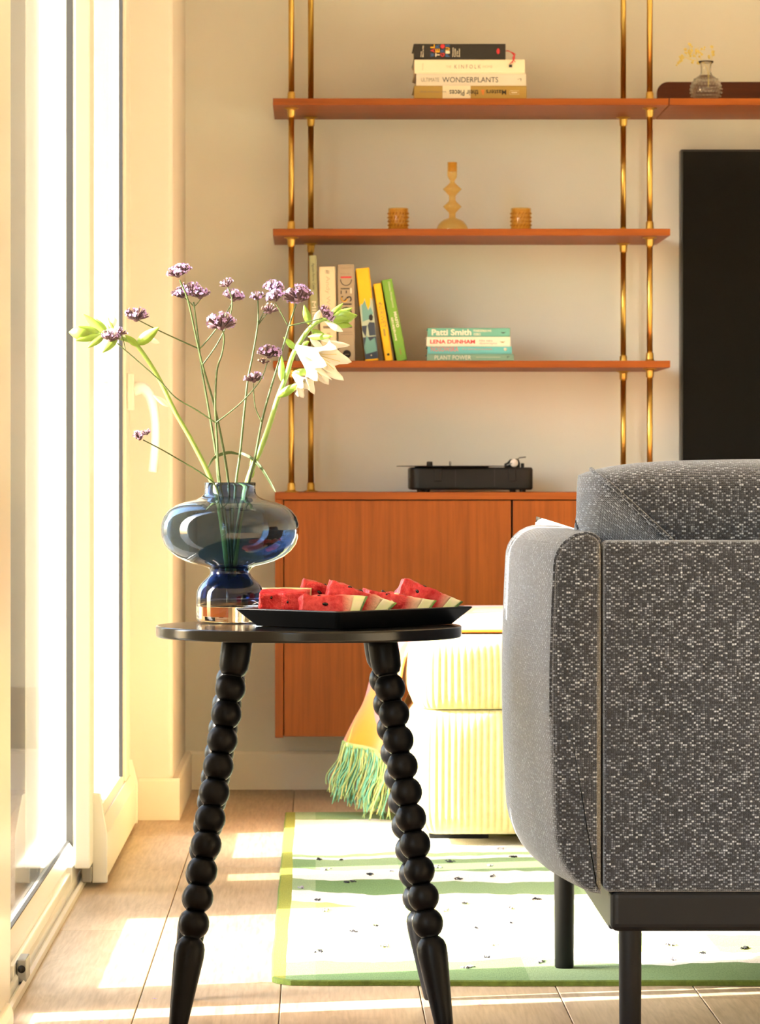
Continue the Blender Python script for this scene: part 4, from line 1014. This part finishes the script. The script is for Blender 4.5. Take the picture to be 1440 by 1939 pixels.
# ================================================================== corduroy sofa with throw
CZ = 8.50
cs = thing('corduroy_sofa', 'pale yellow ribbed corduroy chaise sofa under the orange throw', 'sofa', (.85, 8.95, 0))
cxl, cxr_, cyb = X(785, CZ), 1.75, 9.36
def ribbed(z0, z1, inset_top, inset_bot, grow=0, nz=14, seedv=0):
    r = .06; path = []
    x0, x1, y0 = cxl - grow, cxr_, CZ - grow
    step = .0018
    L1 = cyb - (y0 + r); L2 = PI / 2 * r; L3 = x1 - (x0 + r); tot = L1 + L2 + L3; n = int(tot / step)
    for i in range(n + 1):
        s = tot * i / n
        if s < L1: p = Vector((x0, cyb - s)); nr = Vector((-1, 0))
        elif s < L1 + L2: a = (s - L1) / r; p = Vector((x0 + r - r * math.cos(a), y0 + r - r * math.sin(a))); nr = Vector((-math.cos(a), -math.sin(a)))
        else: p = Vector((x0 + r + s - L1 - L2, y0)); nr = Vector((0, -1))
        path.append((p, nr, s))
    rows = []
    for j in range(nz + 1):
        t = j / nz; t2 = .5 - .5 * math.cos(PI * t); z = z0 + (z1 - z0) * t2
        e = 0
        if t2 > .72: u = (t2 - .72) / .28; e += inset_top * (1 - math.sqrt(max(0, 1 - u * u)))
        if t2 < .22: u = (.22 - t2) / .22; e += inset_bot * (1 - math.sqrt(max(0, 1 - u * u)))
        e -= .006 * math.sin(PI * t2)
        row = []
        for p, nr, s in path:
            ph = s / .0147 + .35 * noise.noise(Vector((s * 9, z * 4, seedv))) 
            amp = .0040 * (1 - .55 * max(0, (t2 - .8) / .2)) * (1 if t2 > .03 else .6)
            d = amp * abs(math.sin(PI * ph)) ** .7 - e
            q = p + nr * d; row.append((q.x, q.y, z))
        rows.append(row)
    m = len(path); mb = MB(); vv = [p for rw in rows for p in rw]; fs = []
    for j in range(nz):
        for k in range(m - 1): fs.append((j * m + k, j * m + k + 1, (j + 1) * m + k + 1, (j + 1) * m + k))
    o = len(vv); 
    vv += [(cxr_, cyb, z0), (cxr_, cyb, z1)]
    fs.append(tuple(range(0, m)) + (o,)); fs.append(tuple(range(nz * m, nz * m + m)) + (o + 1,))
    return mb.add(vv, fs)
zs = Zz(1345, CZ); zt_ = Zz(1207, CZ); zbt = .036
part('seat_base', ribbed(zbt, zs - .001, .030, .05, 0.004, 16, 1), 'corduroy', cs)
part('seat_cushion', ribbed(zs + .001, zt_, .065, .022, 0, 16, 4), 'corduroy', cs)
part('foot_rail', MB().box(cxl + .04, X(925, 8.72), 8.70, 8.74, RT + .001, RT + .016), 'black_metal', cs, .002)
part('foot_rail', MB().box(.9, 1.5, 8.70, 8.74, RT + .001, RT + .016), 'black_metal', cs, .002)
for (x, y) in ((cxl + .06, 8.72), (cxl + .16, 8.72), (1.0, 8.72), (1.4, 8.72), (cxl + .1, 9.25), (1.5, 9.25)):
    part('foot', MB().lathe([(.012, RT), (.012, zbt + .01)], (x, y, 0), 12), 'black_metal', cs)

thr = thing('throw_blanket', 'orange and pink throw with green fringe draped over the corduroy sofa', 'blanket', (.3, 9.0, .04))
zt1 = zt_ + .008
def tsheet(u, v):
    """u from the far end on top of the seat to the fringe; v from the near edge to the far edge"""
    rowsN = [(1.60, 8.66, zt1), (.90, 8.66, zt1), (.36, 8.65, zt1), (.285, 8.65, zt1 - .006), (.222, 8.70, zt1 - .045), (.205, 8.82, zt1 - .12), (.200, 8.95, .30), (.198, 9.05, .225), (.190, 9.12, .168)]
    rowsF = [(1.60, 9.30, zt1 + .034), (.90, 9.30, zt1 + .034), (.36, 9.30, zt1 + .034), (.265, 9.28, zt1 + .022), (.188, 9.28, zt1 - .03), (.150, 9.29, zt1 - .11), (.124, 9.30, .30), (.098, 9.31, .25), (.071, 9.32, .196)]
    k = u * (len(rowsN) - 1); i = min(len(rowsN) - 2, int(k)); t = k - i
    def cr(rows):
        g = lambda j: Vector(rows[max(0, min(len(rows) - 1, j))])
        p0, p1, p2, p3 = g(i - 1), g(i), g(i + 1), g(i + 2)
        return .5 * (2 * p1 + (p2 - p0) * t + (2 * p0 - 5 * p1 + 4 * p2 - p3) * t * t + (3 * p1 - p0 - 3 * p2 + p3) * t ** 3)
    p = cr(rowsN).lerp(cr(rowsF), v)
    hang = max(0, (k - 3) / 5)
    p += Vector((-.010, -.004, .0)) * hang * math.sin(v * 9 + .6) + Vector((0, 0, .004 * math.sin(p.x * 14) * math.sin(v * PI)))
    return p
part('cloth', MB().grid(tsheet, 56, 36), 'throw', thr, solid=.006)
random.seed(3)
mb = MB(); 
hem = [tsheet(1, v / 60) for v in range(61)]
mb.cur = 1; mb.tube([p + Vector((0, 0, -.004)) for p in hem], .0075, 6)
for k in range(330):
    v = random.random(); p = tsheet(1, v) + Vector((random.uniform(-.006, .004), random.uniform(-.008, .004), random.uniform(-.012, 0)))
    l = random.uniform(.10, .165) * (1 - .12 * v); mb.cur = random.choice((0, 0, 1, 1, 2))
    dx = random.uniform(-.03, .022) - .012; dy = random.uniform(-.02, .012); zf = max(.014, p.z - l)
    q1 = p + Vector((dx * .25 + random.uniform(-.006, .006), dy * .3, (zf - p.z) * .35)); q2 = p + Vector((dx * .8 + random.uniform(-.008, .008), dy * .8, (zf - p.z) * .75)); q3 = Vector((p.x + dx, p.y + dy, zf))
    mb.tube(smooth_path([p, q1, q2, q3], 3), .0016, 4)
o = part('fringe', mb, ['fringe_teal', 'fringe_green', 'fringe_yellow'], thr); o['kind'] = 'stuff'

# ================================================================== record player
RZ = 9.96
rp = thing('record_player', 'black portable record player with its record on the cabinet', 'record player', (.42, RZ, CT))
bx0, bx1 = X(777, 9.86), X(1010, 9.86); by0, by1 = 9.855, 10.10; bz0, bz1 = CT + .006, Zz(885, 9.86)
def rrect(x0, x1, y0, y1, r, n=6):
    pts = []
    for cx_, cy_, a0 in ((x1 - r, y1 - r, 0), (x0 + r, y1 - r, 90), (x0 + r, y0 + r, 180), (x1 - r, y0 + r, 270)):
        for k in range(n + 1): a = R(a0 + 90 * k / n); pts.append((cx_ + r * math.cos(a), cy_ + r * math.sin(a)))
    return pts
body = part('case', MB().prism(rrect(bx0, bx1, by0, by1, .022), 'z', bz0, bz1), 'black_plastic', rp, .006, seg=3)
part('case_opening', MB().box(bx0 - .0006, bx0 + .006, by0 + .02, by0 + .07, bz0 + .004, bz0 + .033), 'gasket', body, .002)
for px in (829, 970): part('clasp', MB().box(X(px - 6.5, 9.86), X(px + 7, 9.86), by0 - .004, by0, Zz(911, 9.86), Zz(887, 9.86)), 'black_plastic', body, .001)
for px in (863, 937): part('seam_strip', MB().box(X(px, 9.86) - .001, X(px, 9.86) + .001, by0 - .0008, by0, bz0 + .008, bz1 - .004), 'gasket', body)
for px in (796, 808, 971, 990):
    for y in (by0 + .02, by1 - .03): part('foot', MB().lathe([(.008, CT), (.009, CT + .008)], (X(px, y), y, 0), 12), 'gasket', rp)
pcx, pcy = X(856, RZ), RZ
rec = part('record', MB().lathe([(1e-5, Zz(883.5, RZ)), (.148, Zz(883.5, RZ)), (.1505, Zz(883, RZ)), (.148, Zz(882, RZ)), (1e-5, Zz(882, RZ))], (pcx, pcy, 0), 72, cap=False), 'vinyl', rp)
part('spindle', MB().lathe([(.0028, 0), (.0028, .011), (.0015, .0125)], (X(853, RZ), RZ, Zz(882, RZ)), 12), 'steel', rec)
part('platter', MB().lathe([(.10, 0), (.10, Zz(883.6, RZ) - bz1)], (pcx, pcy, bz1), 48), 'black_plastic', rp)
part('knob', MB().lathe([(.0085, 0), (.0080, .0145), (.0070, .0155)], (X(814, 9.88), 9.88, bz1), 20), 'black_plastic', rp)
ta = part('tonearm_base', MB().prism([(X(956, 9.95), bz1), (X(956, 9.95), bz1 + .010), (X(962, 9.95), bz1 + .014), (X(967, 9.95), bz1 + .022), (X(982, 9.95), bz1 + .024), (X(985, 9.95), bz1 + .012), (X(985, 9.95), bz1)], 'y', 9.945, 9.975), 'black_plastic', rp, .0015)
part('counterweight', MB().lathe([(.010, -.006), (.011, 0), (.010, .006)], (X(974, 9.94), 9.938, bz1 + .012), 20, axis=(0, 1, 0)), 'white_part', ta)
part('tonearm', MB().tube([(X(960, 9.93), 9.93, bz1 + .006), (X(975, 9.935), 9.935, bz1 + .014), (X(984, 9.95), 9.95, bz1 + .026), (X(996, 9.96), 9.96, bz1 + .028)], .0018, 6), 'steel', ta)
part('arm_rest', MB().box(X(987, 9.95), X(993, 9.95), 9.94, 9.96, bz1, bz1 + .0115), 'black_plastic', rp, .001)

# ================================================================== amber glass
def cup(px, label):
    z0 = sh_z[1]; Zc = 9.93; x = X(px, Zc); h = Zz(394.5, Zc) - z0; r = .0272
    t = thing('glass_cup', label, 'candle holder', (x, Zc, z0), 'ribbed amber cups', world=False)
    part('cup_body', MB().lathe([(1e-5, .0005), (r - .002, .0005), (r, .003), (r, h - .001), (r - .001, h), (r - .003, h - .0005), (r - .003, .008), (1e-5, .007)], (0, 0, 0), 40, cap=False), 'amber', t)
    mb = MB()
    for j in range(5):
        for k in range(18):
            a = 2 * PI * (k + .5 * (j % 2)) / 18
            mb.sphere((r * math.cos(a), r * math.sin(a), .008 + j * .0105), .0027, 6, 4)
    part('knobs', mb, 'amber', t)
cup(754.5, 'studded amber glass cup standing nearer the window-side posts')
cup(987, 'studded amber glass cup standing at the television side of the candlestick')
Zc = 9.93; x = X(857, Zc); k9 = Zc / F
cstk = thing('candlestick', 'tall amber glass candlestick with two diamond rings and domed foot', 'candle holder', (x, Zc, sh_z[1]), world=False)
zsh = Zz(0, Zc)
pr_px = [(307.5, 8.2), (307.2, 9.4), (330, 9.4), (336, 8.6), (341, 5.2), (344, 4.2), (346, 4.8), (352, 11), (358.5, 18), (365, 11.5), (370.5, 6.6), (373, 6.2), (379, 6.2), (381, 7), (386, 12), (391.5, 18), (398, 11.5), (403, 6.6), (406, 6.2), (412, 6.4), (413.5, 9), (416, 16), (420, 22), (426, 27), (433, 30), (440, 31)]
pr = [(hw * k9, (VY - y) * k9 + H - sh_z[1]) for y, hw in pr_px if (VY - y) * k9 + H - sh_z[1] > .0005] + [(31 * k9, .0005), (1e-5, .0005)]
top_in = [(1e-5, pr[0][1] - .026), (7.4 * k9, pr[0][1] - .024), (7.6 * k9, pr[0][1] - .002)]
part('candlestick_body', MB().lathe(top_in + pr, (0, 0, 0), 40, cap=False), 'amber', cstk)

# ================================================================== small clear vase with dried sprig
Zg = 9.93; xg = X(1337.6, Zg); kg = Zg / F
gv = thing('bud_vase', 'small round clear cut-glass vase holding a dried sprig', 'vase', (xg, Zg, sh_z[0]), world=False)
zc = lambda y: (VY - y) * kg + H - sh_z[0]
cyv = 170.5
o_ = [(14.5, 115.8), (14.8, 117.5), (13, 119.5), (10.2, 122), (9.8, 132), (10.2, 139), (12, 142)]
for a in range(25, 150, 12): o_.append((30.2 * math.sin(R(a)), cyv - 30.2 * math.cos(R(a))))
pr = [(r * kg, max(.0006, zc(y))) for r, y in o_] + [(.018, .0006), (1e-5, .0006)]
inn = [(1e-5, .006), (.020, .007)] + [((30.2 * math.sin(R(a)) - 2.2) * kg, zc(cyv - 30.2 * math.cos(R(a)))) for a in range(130, 30, -12)] + [(8.2 * kg, zc(139)), (7.8 * kg, zc(128)), (9 * kg, zc(121)), (13 * kg, zc(116))]
part('vase_body', MB().lathe(inn + pr, (0, 0, 0), 40, cap=False), 'clear_glass', gv)
mb = MB()
for j in range(7):
    for k in range(26):
        a = 2 * PI * (k + .5 * (j % 2)) / 26; t = R(48 + j * 13); rr = 30.2 * math.sin(t) * kg
        mb.sphere((rr * math.cos(a), rr * math.sin(a), zc(cyv - 30.2 * math.cos(t))), .0022, 5, 3)
part('cut_facets', mb, 'clear_neck', gv)
sp_ = thing('dried_sprig', 'dried pale yellow flower sprig in the small clear vase', 'flower', P(1338, 160, Zg))
random.seed(21)
mb = MB(); fl_ = MB()
def twig(pts, r=.0007):
    mb.tube(smooth_path([P(x, y, Zg + random.uniform(-.01, .01) * (i > 2)) for i, (x, y) in enumerate(pts)], 3), r, 5)
twig([(1342, 165), (1341, 135), (1336, 121), (1325, 116), (1308, 113), (1296, 107), (1288, 112), (1286, 121)], .0009)
twig([(1322, 115), (1316, 104), (1307, 96), (1308, 86)]); twig([(1310, 113), (1302, 104), (1300, 98)]); twig([(1330, 116), (1326, 106), (1321, 96), (1323, 90)]); twig([(1343, 160), (1344, 130), (1347, 118), (1350, 104), (1348, 90)]); twig([(1349, 108), (1353, 100)]); twig([(1296, 107), (1290, 104)])
part('stem', mb, 'dried', sp_)
for (x, y) in ((1285, 121), (1287, 116), (1290, 106), (1300, 100), (1304, 97), (1308, 86), (1311, 94), (1307, 104), (1316, 104), (1321, 96), (1325, 99), (1328, 106), (1312, 116), (1322, 118), (1332, 92), (1348, 89), (1350, 103), (1341, 106), (1352, 100), (1293, 112), (1299, 94), (1318, 100)):
    for q in range(3):
        b2 = part('blossom', MB().sphere((0, 0, 0), random.uniform(.0024, .0042), 6, 4), 'dried', sp_); b2.location = P(x + random.uniform(-3, 3), y + random.uniform(-3, 3), Zg + random.uniform(-.008, .008)) - sp_.location

# ================================================================== books
def book(label, x0, x1, z0, z1, y, depth, cover, flat, group, rot=0, name='book', pages=True):
    """flat: lying with the spine towards the room; else standing. Origin at the base of the spine"""
    W_, Hh = x1 - x0, z1 - z0
    root = thing(name, label, 'book', ((x0 + x1) / 2, y, z0), group, world=False); root.rotation_euler = (0, R(rot), 0)
    t = .0022; mb = MB(); a, b_ = -W_ / 2, W_ / 2
    if flat:
        mb.box(a, b_, 0, depth, 0, t).box(a, b_, 0, depth, Hh - t, Hh).box(a, b_, 0, t, t, Hh - t)
        pg = MB().box(a + .004, b_ - .004, t, depth - .004, t, Hh - t)
    else:
        mb.box(a, a + t, 0, depth, 0, Hh).box(b_ - t, b_, 0, depth, 0, Hh).box(a + t, b_ - t, 0, t, 0, Hh)
        pg = MB().box(a + t, b_ - t, t, depth - .004, .003, Hh - .003)
    part('cover', mb, cover, root, .0009); part('pages', pg, 'page', root)
    return root
BY = 9.84; k84 = BY / F
def zy(y): return Zz(y, BY)
ST = 'books stacked on the top shelf'
z0 = sh_z[0]; zt4 = [z0, zy(162.5), zy(139.5), zy(113), zy(83)]
b = book('olive book with a white band, lowest of the top shelf stack', X(784.5, BY), X(998, BY), zt4[0] + .0004, zt4[1], BY, .23, 'bk_olive', True, ST)
h_ = zt4[1] - zt4[0]; L_ = lambda px, c=(784.5 + 998) / 2: (px - c) * k84
pb = MB().box(L_(838.5), L_(891.5), -.0004, .0002, .0003, h_ - .0005); part('white_band', pb, 'bk_cream', b)
yy = -.0009
lettering('Masters', 'ink_black', b, L_(940), h_ * .54, 38 * k84, 9.5 * k84, yy, 180, bold=.01)
lettering('&', 'ink_orange', b, L_(914.5), h_ * .54, 7 * k84, 10 * k84, yy, 180, bold=.02)
lettering('their Pieces', 'ink_black', b, L_(879), h_ * .5, 55 * k84, 11 * k84, yy, 180, bold=.01)
lettering('best of furniture design', 'ink_grey', b, L_(820), h_ * .58, 50 * k84, 4.5 * k84, yy, 180)
part('label_frame', MB().tube([(L_(974.5) + 8.5 * k84 * sx_, yy, h_ * .52 + 3.4 * k84 * sz_) for sx_, sz_ in ((-1, -1), (1, -1), (1, 1), (-1, 1), (-1, -1))], .0004, 4), 'ink_white', b)
part('print_line', MB().box(L_(974.5) - 5.5 * k84, L_(974.5) + 5.5 * k84, -.0006, .0001, h_ * .52 - .8 * k84, h_ * .52 + .8 * k84), 'ink_white', b)
b = book('pale grey-pink book with a long dark capital title in the top shelf stack', X(788.5, BY), X(997, BY), zt4[1], zt4[2], BY, .235, 'bk_pale', True, ST)
h_ = zt4[2] - zt4[1]; L_ = lambda px, c=(788.5 + 997) / 2: (px - c) * k84
lettering('ULTIMATE', 'ink_grey', b, L_(815), h_ * .5, 34 * k84, 7.5 * k84, yy); lettering('WONDERPLANTS', 'ink_black', b, L_(891), h_ * .5, 106 * k84, 10 * k84, yy); lettering('L-', 'ink_black', b, L_(984), h_ * .5, 7 * k84, 5 * k84, yy, 180)
b = book('cream book with wide-spaced title under the black book', X(785, BY), X(994.5, BY), zt4[2], zt4[3], BY, .235, 'bk_cream', True, ST)
h_ = zt4[3] - zt4[2]; L_ = lambda px, c=(785 + 994.5) / 2: (px - c) * k84
lettering('THE', 'ink_faint', b, L_(850), h_ * .5, 10 * k84, 4.5 * k84, yy); lettering('K I N F O L K', 'ink_grey', b, L_(886), h_ * .5, 50 * k84, 7.5 * k84, yy); lettering('HOME', 'ink_faint', b, L_(924), h_ * .5, 18 * k84, 4.5 * k84, yy)
lettering('THE KINFOLK', 'ink_faint', b, L_(801), h_ * .5, 14 * k84, 3 * k84, yy, 90)
b = book('black book with multicoloured letters and red ribbons, top of its stack', X(784, BY), X(958, BY), zt4[3], zt4[4], BY, .21, 'bk_black', True, ST)
h_ = zt4[4] - zt4[3]; L_ = lambda px, c=(784 + 958) / 2: (px - c) * k84; z_ = lambda y: (113 - y) * k84
cols = [(819.6, 'WAL', 'ink_blue ink_red ink_yellow'), (829, 'TER', 'ink_white ink_yellow ink_blue'), (838.5, 'GRO', 'ink_red ink_blue ink_red'), (848, 'PIUS', 'ink_blue ink_white ink_yellow ink_blue')]
for px, txt, cl in cols:
    n = len(txt)
    for i, (ch, m_) in enumerate(zip(txt, cl.split())):
        y0_, y1_ = 108 - (24.5 / n) * i, 108 - (24.5 / n) * (i + 1)
        if ch == 'O' : part('lettering', MB().lathe([(4.4 * k84, 0), (4.4 * k84, .0004)], (L_(px), -.0005, z_(87.5)), 20, axis=(0, -1, 0)), m_, b)
        else: lettering(ch, m_, b, L_(px), z_((y0_ + y1_) / 2), abs(y1_ - y0_) * .86 * k84, 8 * k84, yy, 90, bold=.03)
lettering('Fiona\nMacCarthy', 'ink_white', b, L_(800), z_(97), 22 * k84, 7 * k84, yy, 90, bold=.01)
lettering('Visionary\nFounder\nof the\nBauhaus', 'ink_white', b, L_(864), z_(99), 18 * k84, 15 * k84, yy, 90, bold=.01)
part('emblem', MB().sphere((L_(944), -.0003, z_(97)), 1, 14, 8, (3.2 * k84, .0006, 5.5 * k84)), 'ink_red', b)
for q in range(3):
    pts = smooth_path([(L_(956), .03, z_(96)), (L_(962), .01 + q * .004, z_(95)), (L_(970 + q * 3), -.004, z_(101 + q)), (L_(975 - q * 2), -.006, z_(110)), (L_(966 + q * 5), -.006, z_(122 - q * 2))], 5)
    part('ribbon', MB().tube(pts, .0011, 5), 'ink_red', b)
part('ribbon_tip', MB().box(L_(964), L_(970), -.009, -.006, z_(128), z_(123)), 'ink_black', b)

# standing books
BY = 9.86; k86 = BY / F
zs3 = sh_z[2]
SG = 'books standing on the lower shelf'
def sbook(label, xt0, xt1, ytop, xb0, xb1, cover, depth):
    """px of the spine's top corners and bottom corners; the bottom is on the shelf"""
    yb = VY - (zs3 - H) / BY * F
    tilt = math.degrees(math.atan2(((xb0 + xb1) - (xt0 + xt1)) / 2, 683 - ytop))
    ext = (yb - ytop); xb0 += ((xb0 - xt0)) / (683 - ytop) * (yb - 683); xb1 += ((xb1 - xt1)) / (683 - ytop) * (yb - 683)
    wd = ((xt1 - xt0) + (xb1 - xb0)) / 2 * k86 * math.cos(R(tilt)); hh = ext * k86 / math.cos(R(tilt)) - (wd * math.sin(abs(R(tilt))))*0
    xc = (xb0 + xb1) / 2 * 1.0
    b = book(label, X(xc, BY) - wd / 2, X(xc, BY) + wd / 2, zs3, zs3 + hh, BY, depth, cover, False, SG, -tilt)
    b.location.z = zs3 + wd / 2 * math.sin(abs(R(tilt))) + .0003
    return b, wd, hh
yy = -.0007
def tv_(y, hh, ytop): return hh - (y - ytop) * k86
b, wd, hh = sbook('thin sage green book beside the brass post', 585.5, 599.5, 484, 590.5, 604.5, 'bk_sage', .2)
lettering('Agustin Ferrer Casas', 'ink_black', b, 0, tv_(524, hh, 484), 50 * k86, 6 * k86, yy, -90); lettering('MIES', 'bk_cream', b, 0, tv_(590, hh, 484), 38 * k86, 8 * k86, yy, -90)
b, wd, hh = sbook('ivory book with faint pale title between the sage and taupe books', 604, 635.5, 505.5, 608.5, 638, 'bk_ivory', .2)
lettering('AW', 'ink_black', b, 0, tv_(515, hh, 505), 7 * k86, 8 * k86, yy, -90); lettering('Andy Warhol', 'ink_faint', b, 0, tv_(566, hh, 505), 86 * k86, 10 * k86, yy, -90)
part('band', MB().box(-wd * .32, wd * .32, -.0005, .0002, tv_(622, hh, 505), tv_(617, hh, 505)), 'ink_grey', b); part('print_line', MB().box(-wd * .10, wd * .12, -.0005, .0002, tv_(674, hh, 505), tv_(630, hh, 505)), 'ink_faint', b)
b, wd, hh = sbook('thick taupe book with large line-drawn capitals down its spine', 639, 671.7, 501, 642, 672.5, 'bk_taupe', .21)
lettering('CHARLOTTE', 'ink_grey', b, 0, tv_(508, hh, 501), 20 * k86, 3 * k86, yy); lettering('PETER FIELL', 'ink_grey', b, 0, tv_(519, hh, 501), 20 * k86, 3 * k86, yy)
part('red_bar', MB().box(-wd * .33, wd * .33, -.0005, .0002, tv_(527, hh, 501), tv_(524, hh, 501)), 'ink_red', b)
dz = lambda y: tv_(y, hh, 501)
part('lettering', MB().tube([(10.5 * k86 * math.cos(R(a)), -.0003, dz(529.5) + 11.5 * k86 * math.sin(R(a))) for a in range(180, 361, 12)], .0011, 5), 'ink_black', b)
mb = MB().box(-10.5 * k86, 6.5 * k86, -.0006, .0001, dz(548), dz(546)).box(-10.5 * k86, -8.6 * k86, -.0006, .0001, dz(557), dz(550.5)).box(-.7 * k86, 1.2 * k86, -.0006, .0001, dz(556), dz(550.5))
part('lettering', mb, 'ink_black', b)
lettering('SIGN', 'ink_black', b, 0, dz(591), 60 * k86, 21 * k86, yy, -90)
pts = [(-wd * .12 + .0075 * math.cos(R(a)), yy, tv_(566, hh, 501) + .0075 * math.sin(R(a))) for a in range(150, 361, 15)]
part('yellow_arc', MB().tube(pts, .0012, 5), 'ink_yellow', b)
part('white_bar', MB().box(wd * .25, wd * .33, -.0008, .0002, tv_(556, hh, 501), tv_(546, hh, 501)), 'ink_white', b)
for q in (629, 633): part('print_line', MB().box(-11 * k86, 11 * k86, -.0005, .0002, tv_(q + 1.2, hh, 501), tv_(q, hh, 501)), 'ink_grey', b)
part('emblem', MB().lathe([(7.8 * k86, 0), (7.8 * k86, .0004)], (0, -.0004, tv_(671, hh, 501)), 24, axis=(0, -1, 0)), 'ink_black', b)
part('emblem_band', MB().box(-.006, .006, -.0012, -.0004, tv_(672, hh, 501), tv_(670.8, hh, 501)), 'ink_grey', b)
b, wd, hh = sbook('yellow book with a teal and navy picture on its lower spine', 673.8, 700, 509, 692, 717, 'bk_yellow', .2)
def blob(m_, pts, yo, name='spine_picture'):
    part(name, MB().prism([(wd * (u - .5), tv_(y, hh, 509)) for u, y in pts], 'y', yo, .0001), m_, b)
blob('ink_navy', [(0, 682), (1, 682), (1, 630), (.0, 625)], -.0003)
blob('ink_paleblue', [(0, 640), (1, 640), (1, 572), (.86, 566), (.78, 580), (.55, 590), (.42, 566), (.3, 580), (.12, 576), (0, 582)], -.0005)
blob('ink_teal', [(.12, 610), (.75, 606), (.95, 596), (.8, 584), (.6, 590), (.42, 570), (.15, 580)], -.0007)
blob('ink_navy', [(.5, 638), (.98, 638), (.98, 614), (.6, 612), (.45, 618)], -.0007); blob('ink_navy', [(0, 626), (.22, 640), (.4, 618), (0, 618)], -.0007)
blob('ink_black', [(.58, 606), (.7, 610), (.86, 609), (.92, 602), (.8, 597), (.62, 600)], -.0009)
blob('ink_teal', [(.02, 660), (.3, 636), (.5, 648), (.9, 642), (.96, 668), (.1, 672)], -.0005)
part('spine_mark', MB().lathe([(.0018, 0), (.0018, .0005)], (0, -.0005, tv_(675, hh, 509)), 10, axis=(0, -1, 0)), 'ink_white', b)
b, wd, hh = sbook('slim yellow book with dark title leaning between two books', 706.7, 722.4, 538, 730.7, 744, 'bk_yellow2', .19)
lettering('NERWET', 'ink_olive', b, 0, tv_(600, hh, 538), 46 * k86, 8.5 * k86, yy, -90)
for q0, q1 in ((574, 577.5), (625, 639)): part('print_line', MB().box(-.0035, .0015, -.0005, .0002, tv_(q1, hh, 538), tv_(q0, hh, 538)), 'ink_olive', b)
part('spine_mark', MB().lathe([(2.4 * k86, 0), (2.4 * k86, .0005)], (0, -.0004, tv_(674, hh, 538)), 14, axis=(0, -1, 0)), 'ink_black', b)
b, wd, hh = sbook('green book leaning at the end of the standing row', 723, 742.5, 531, 751.5, 771.7, 'bk_green', .19)
lettering('Charles Montgomery', 'ink_white', b, wd * .12, tv_(561, hh, 531), 50 * k86, 4.5 * k86, yy, -90)
lettering('MIASTO', 'ink_white', b, wd * .2, tv_(609, hh, 531), 30 * k86, 5.5 * k86, yy, -90, bold=.03); lettering('SZCZ\u0118\u015aLIWE', 'ink_white', b, -wd * .2, tv_(626, hh, 531), 45 * k86, 5.5 * k86, yy, -90, bold=.03)
part('print_line', MB().box(-.0015, .0015, -.0005, .0002, tv_(676, hh, 531), tv_(664, hh, 531)), 'ink_olive', b)

# small stack
SS = 'paperbacks stacked on the lower shelf'
zt4 = [zs3, Zz(670, BY), Zz(656, BY), Zz(638, BY), Zz(621, BY)]
def fb_(label, x0, x1, i, cover):
    b = book(label, X(x0, BY), X(x1, BY), zt4[i] + (.0004 if i == 0 else 0), zt4[i + 1], BY, .15, cover, True, SS)
    return b, zt4[i + 1] - zt4[i], (x0 + x1) / 2
def lt(b, txt, m_, px, py, wpx, hpx, c, ytop, h_, th=0, bold=0): return lettering(txt, m_, b, (px - c) * k86, h_ - (py - ytop) * k86, wpx * k86, hpx * k86, yy, th, bold=bold)
b, h_, c = fb_('grey-green paperback, lowest of the small stack', 808.5, 973.5, 0, 'bk_grey')
lt(b, 'PLANT POWER', 'ink_white', 858, 677.3, 69, 8, c, 670, h_); part('print_line', MB().box((902 - c) * k86, (948 - c) * k86, -.0005, .0001, h_ - 7.4 * k86, h_ - 5.9 * k86), 'ink_paleblue', b); lt(b, 'P', 'ink_navy', 963, 676.5, 4, 4, c, 670, h_)
b, h_, c = fb_('aqua paperback with coral title in the small stack', 810, 970, 1, 'bk_aqua')
lt(b, 'NOSOWSKA', 'ink_redlight', 842.5, 661, 52, 9, c, 656, h_, bold=.01); lt(b, 'A ja \u017cem jej powiedzia\u0142a', 'ink_redlight', 904, 661.3, 57, 4, c, 656, h_)
part('spine_mark', MB().lathe([(3 * k86, 0), (3 * k86, .0004)], ((957.5 - c) * k86, -.0004, h_ - 5.5 * k86), 16, axis=(0, -1, 0)), 'ink_white', b)
b, h_, c = fb_('cream paperback with red capitals under the topmost teal one', 808, 967, 2, 'bk_white')
lt(b, 'LENA DUNHAM', 'ink_red', 857.5, 647, 85, 7.5, c, 638, h_, bold=.03); lt(b, 'Nie taka\ndziewczyna', 'ink_redlight', 925, 648, 33, 9.5, c, 638, h_)
def lips(b, c, px, py, ytop, h_, m_):
    part('spine_mark', MB().prism([((px + u - c) * k86, h_ - (py + v - ytop) * k86) for u, v in ((-5.5, -1.5), (-2, 1.6), (2, 1.6), (5.5, -1.5), (2, -.2), (0, -.6), (-2, -.2))], 'y', -.0005, .0001), m_, b)
lips(b, c, 952, 647.3, 638, h_, 'ink_olive')
b, h_, c = fb_('teal paperback with cream title, top of the small stack', 810, 966.5, 3, 'bk_teal')
lt(b, 'Patti Smith', 'ink_white', 855.5, 629.2, 75, 11.5, c, 621, h_, bold=.025); lt(b, 'PONIEDZIA\u0141KOWE', 'ink_white', 914, 626.3, 34, 4.2, c, 621, h_, bold=.02); lt(b, 'DZIECI', 'ink_white', 904, 633, 13, 4.2, c, 621, h_, bold=.02)
lips(b, c, 953.5, 629.5, 621, h_, 'ink_black')

for o in bpy.data.objects:
    if '_world' in o: del o['_world']
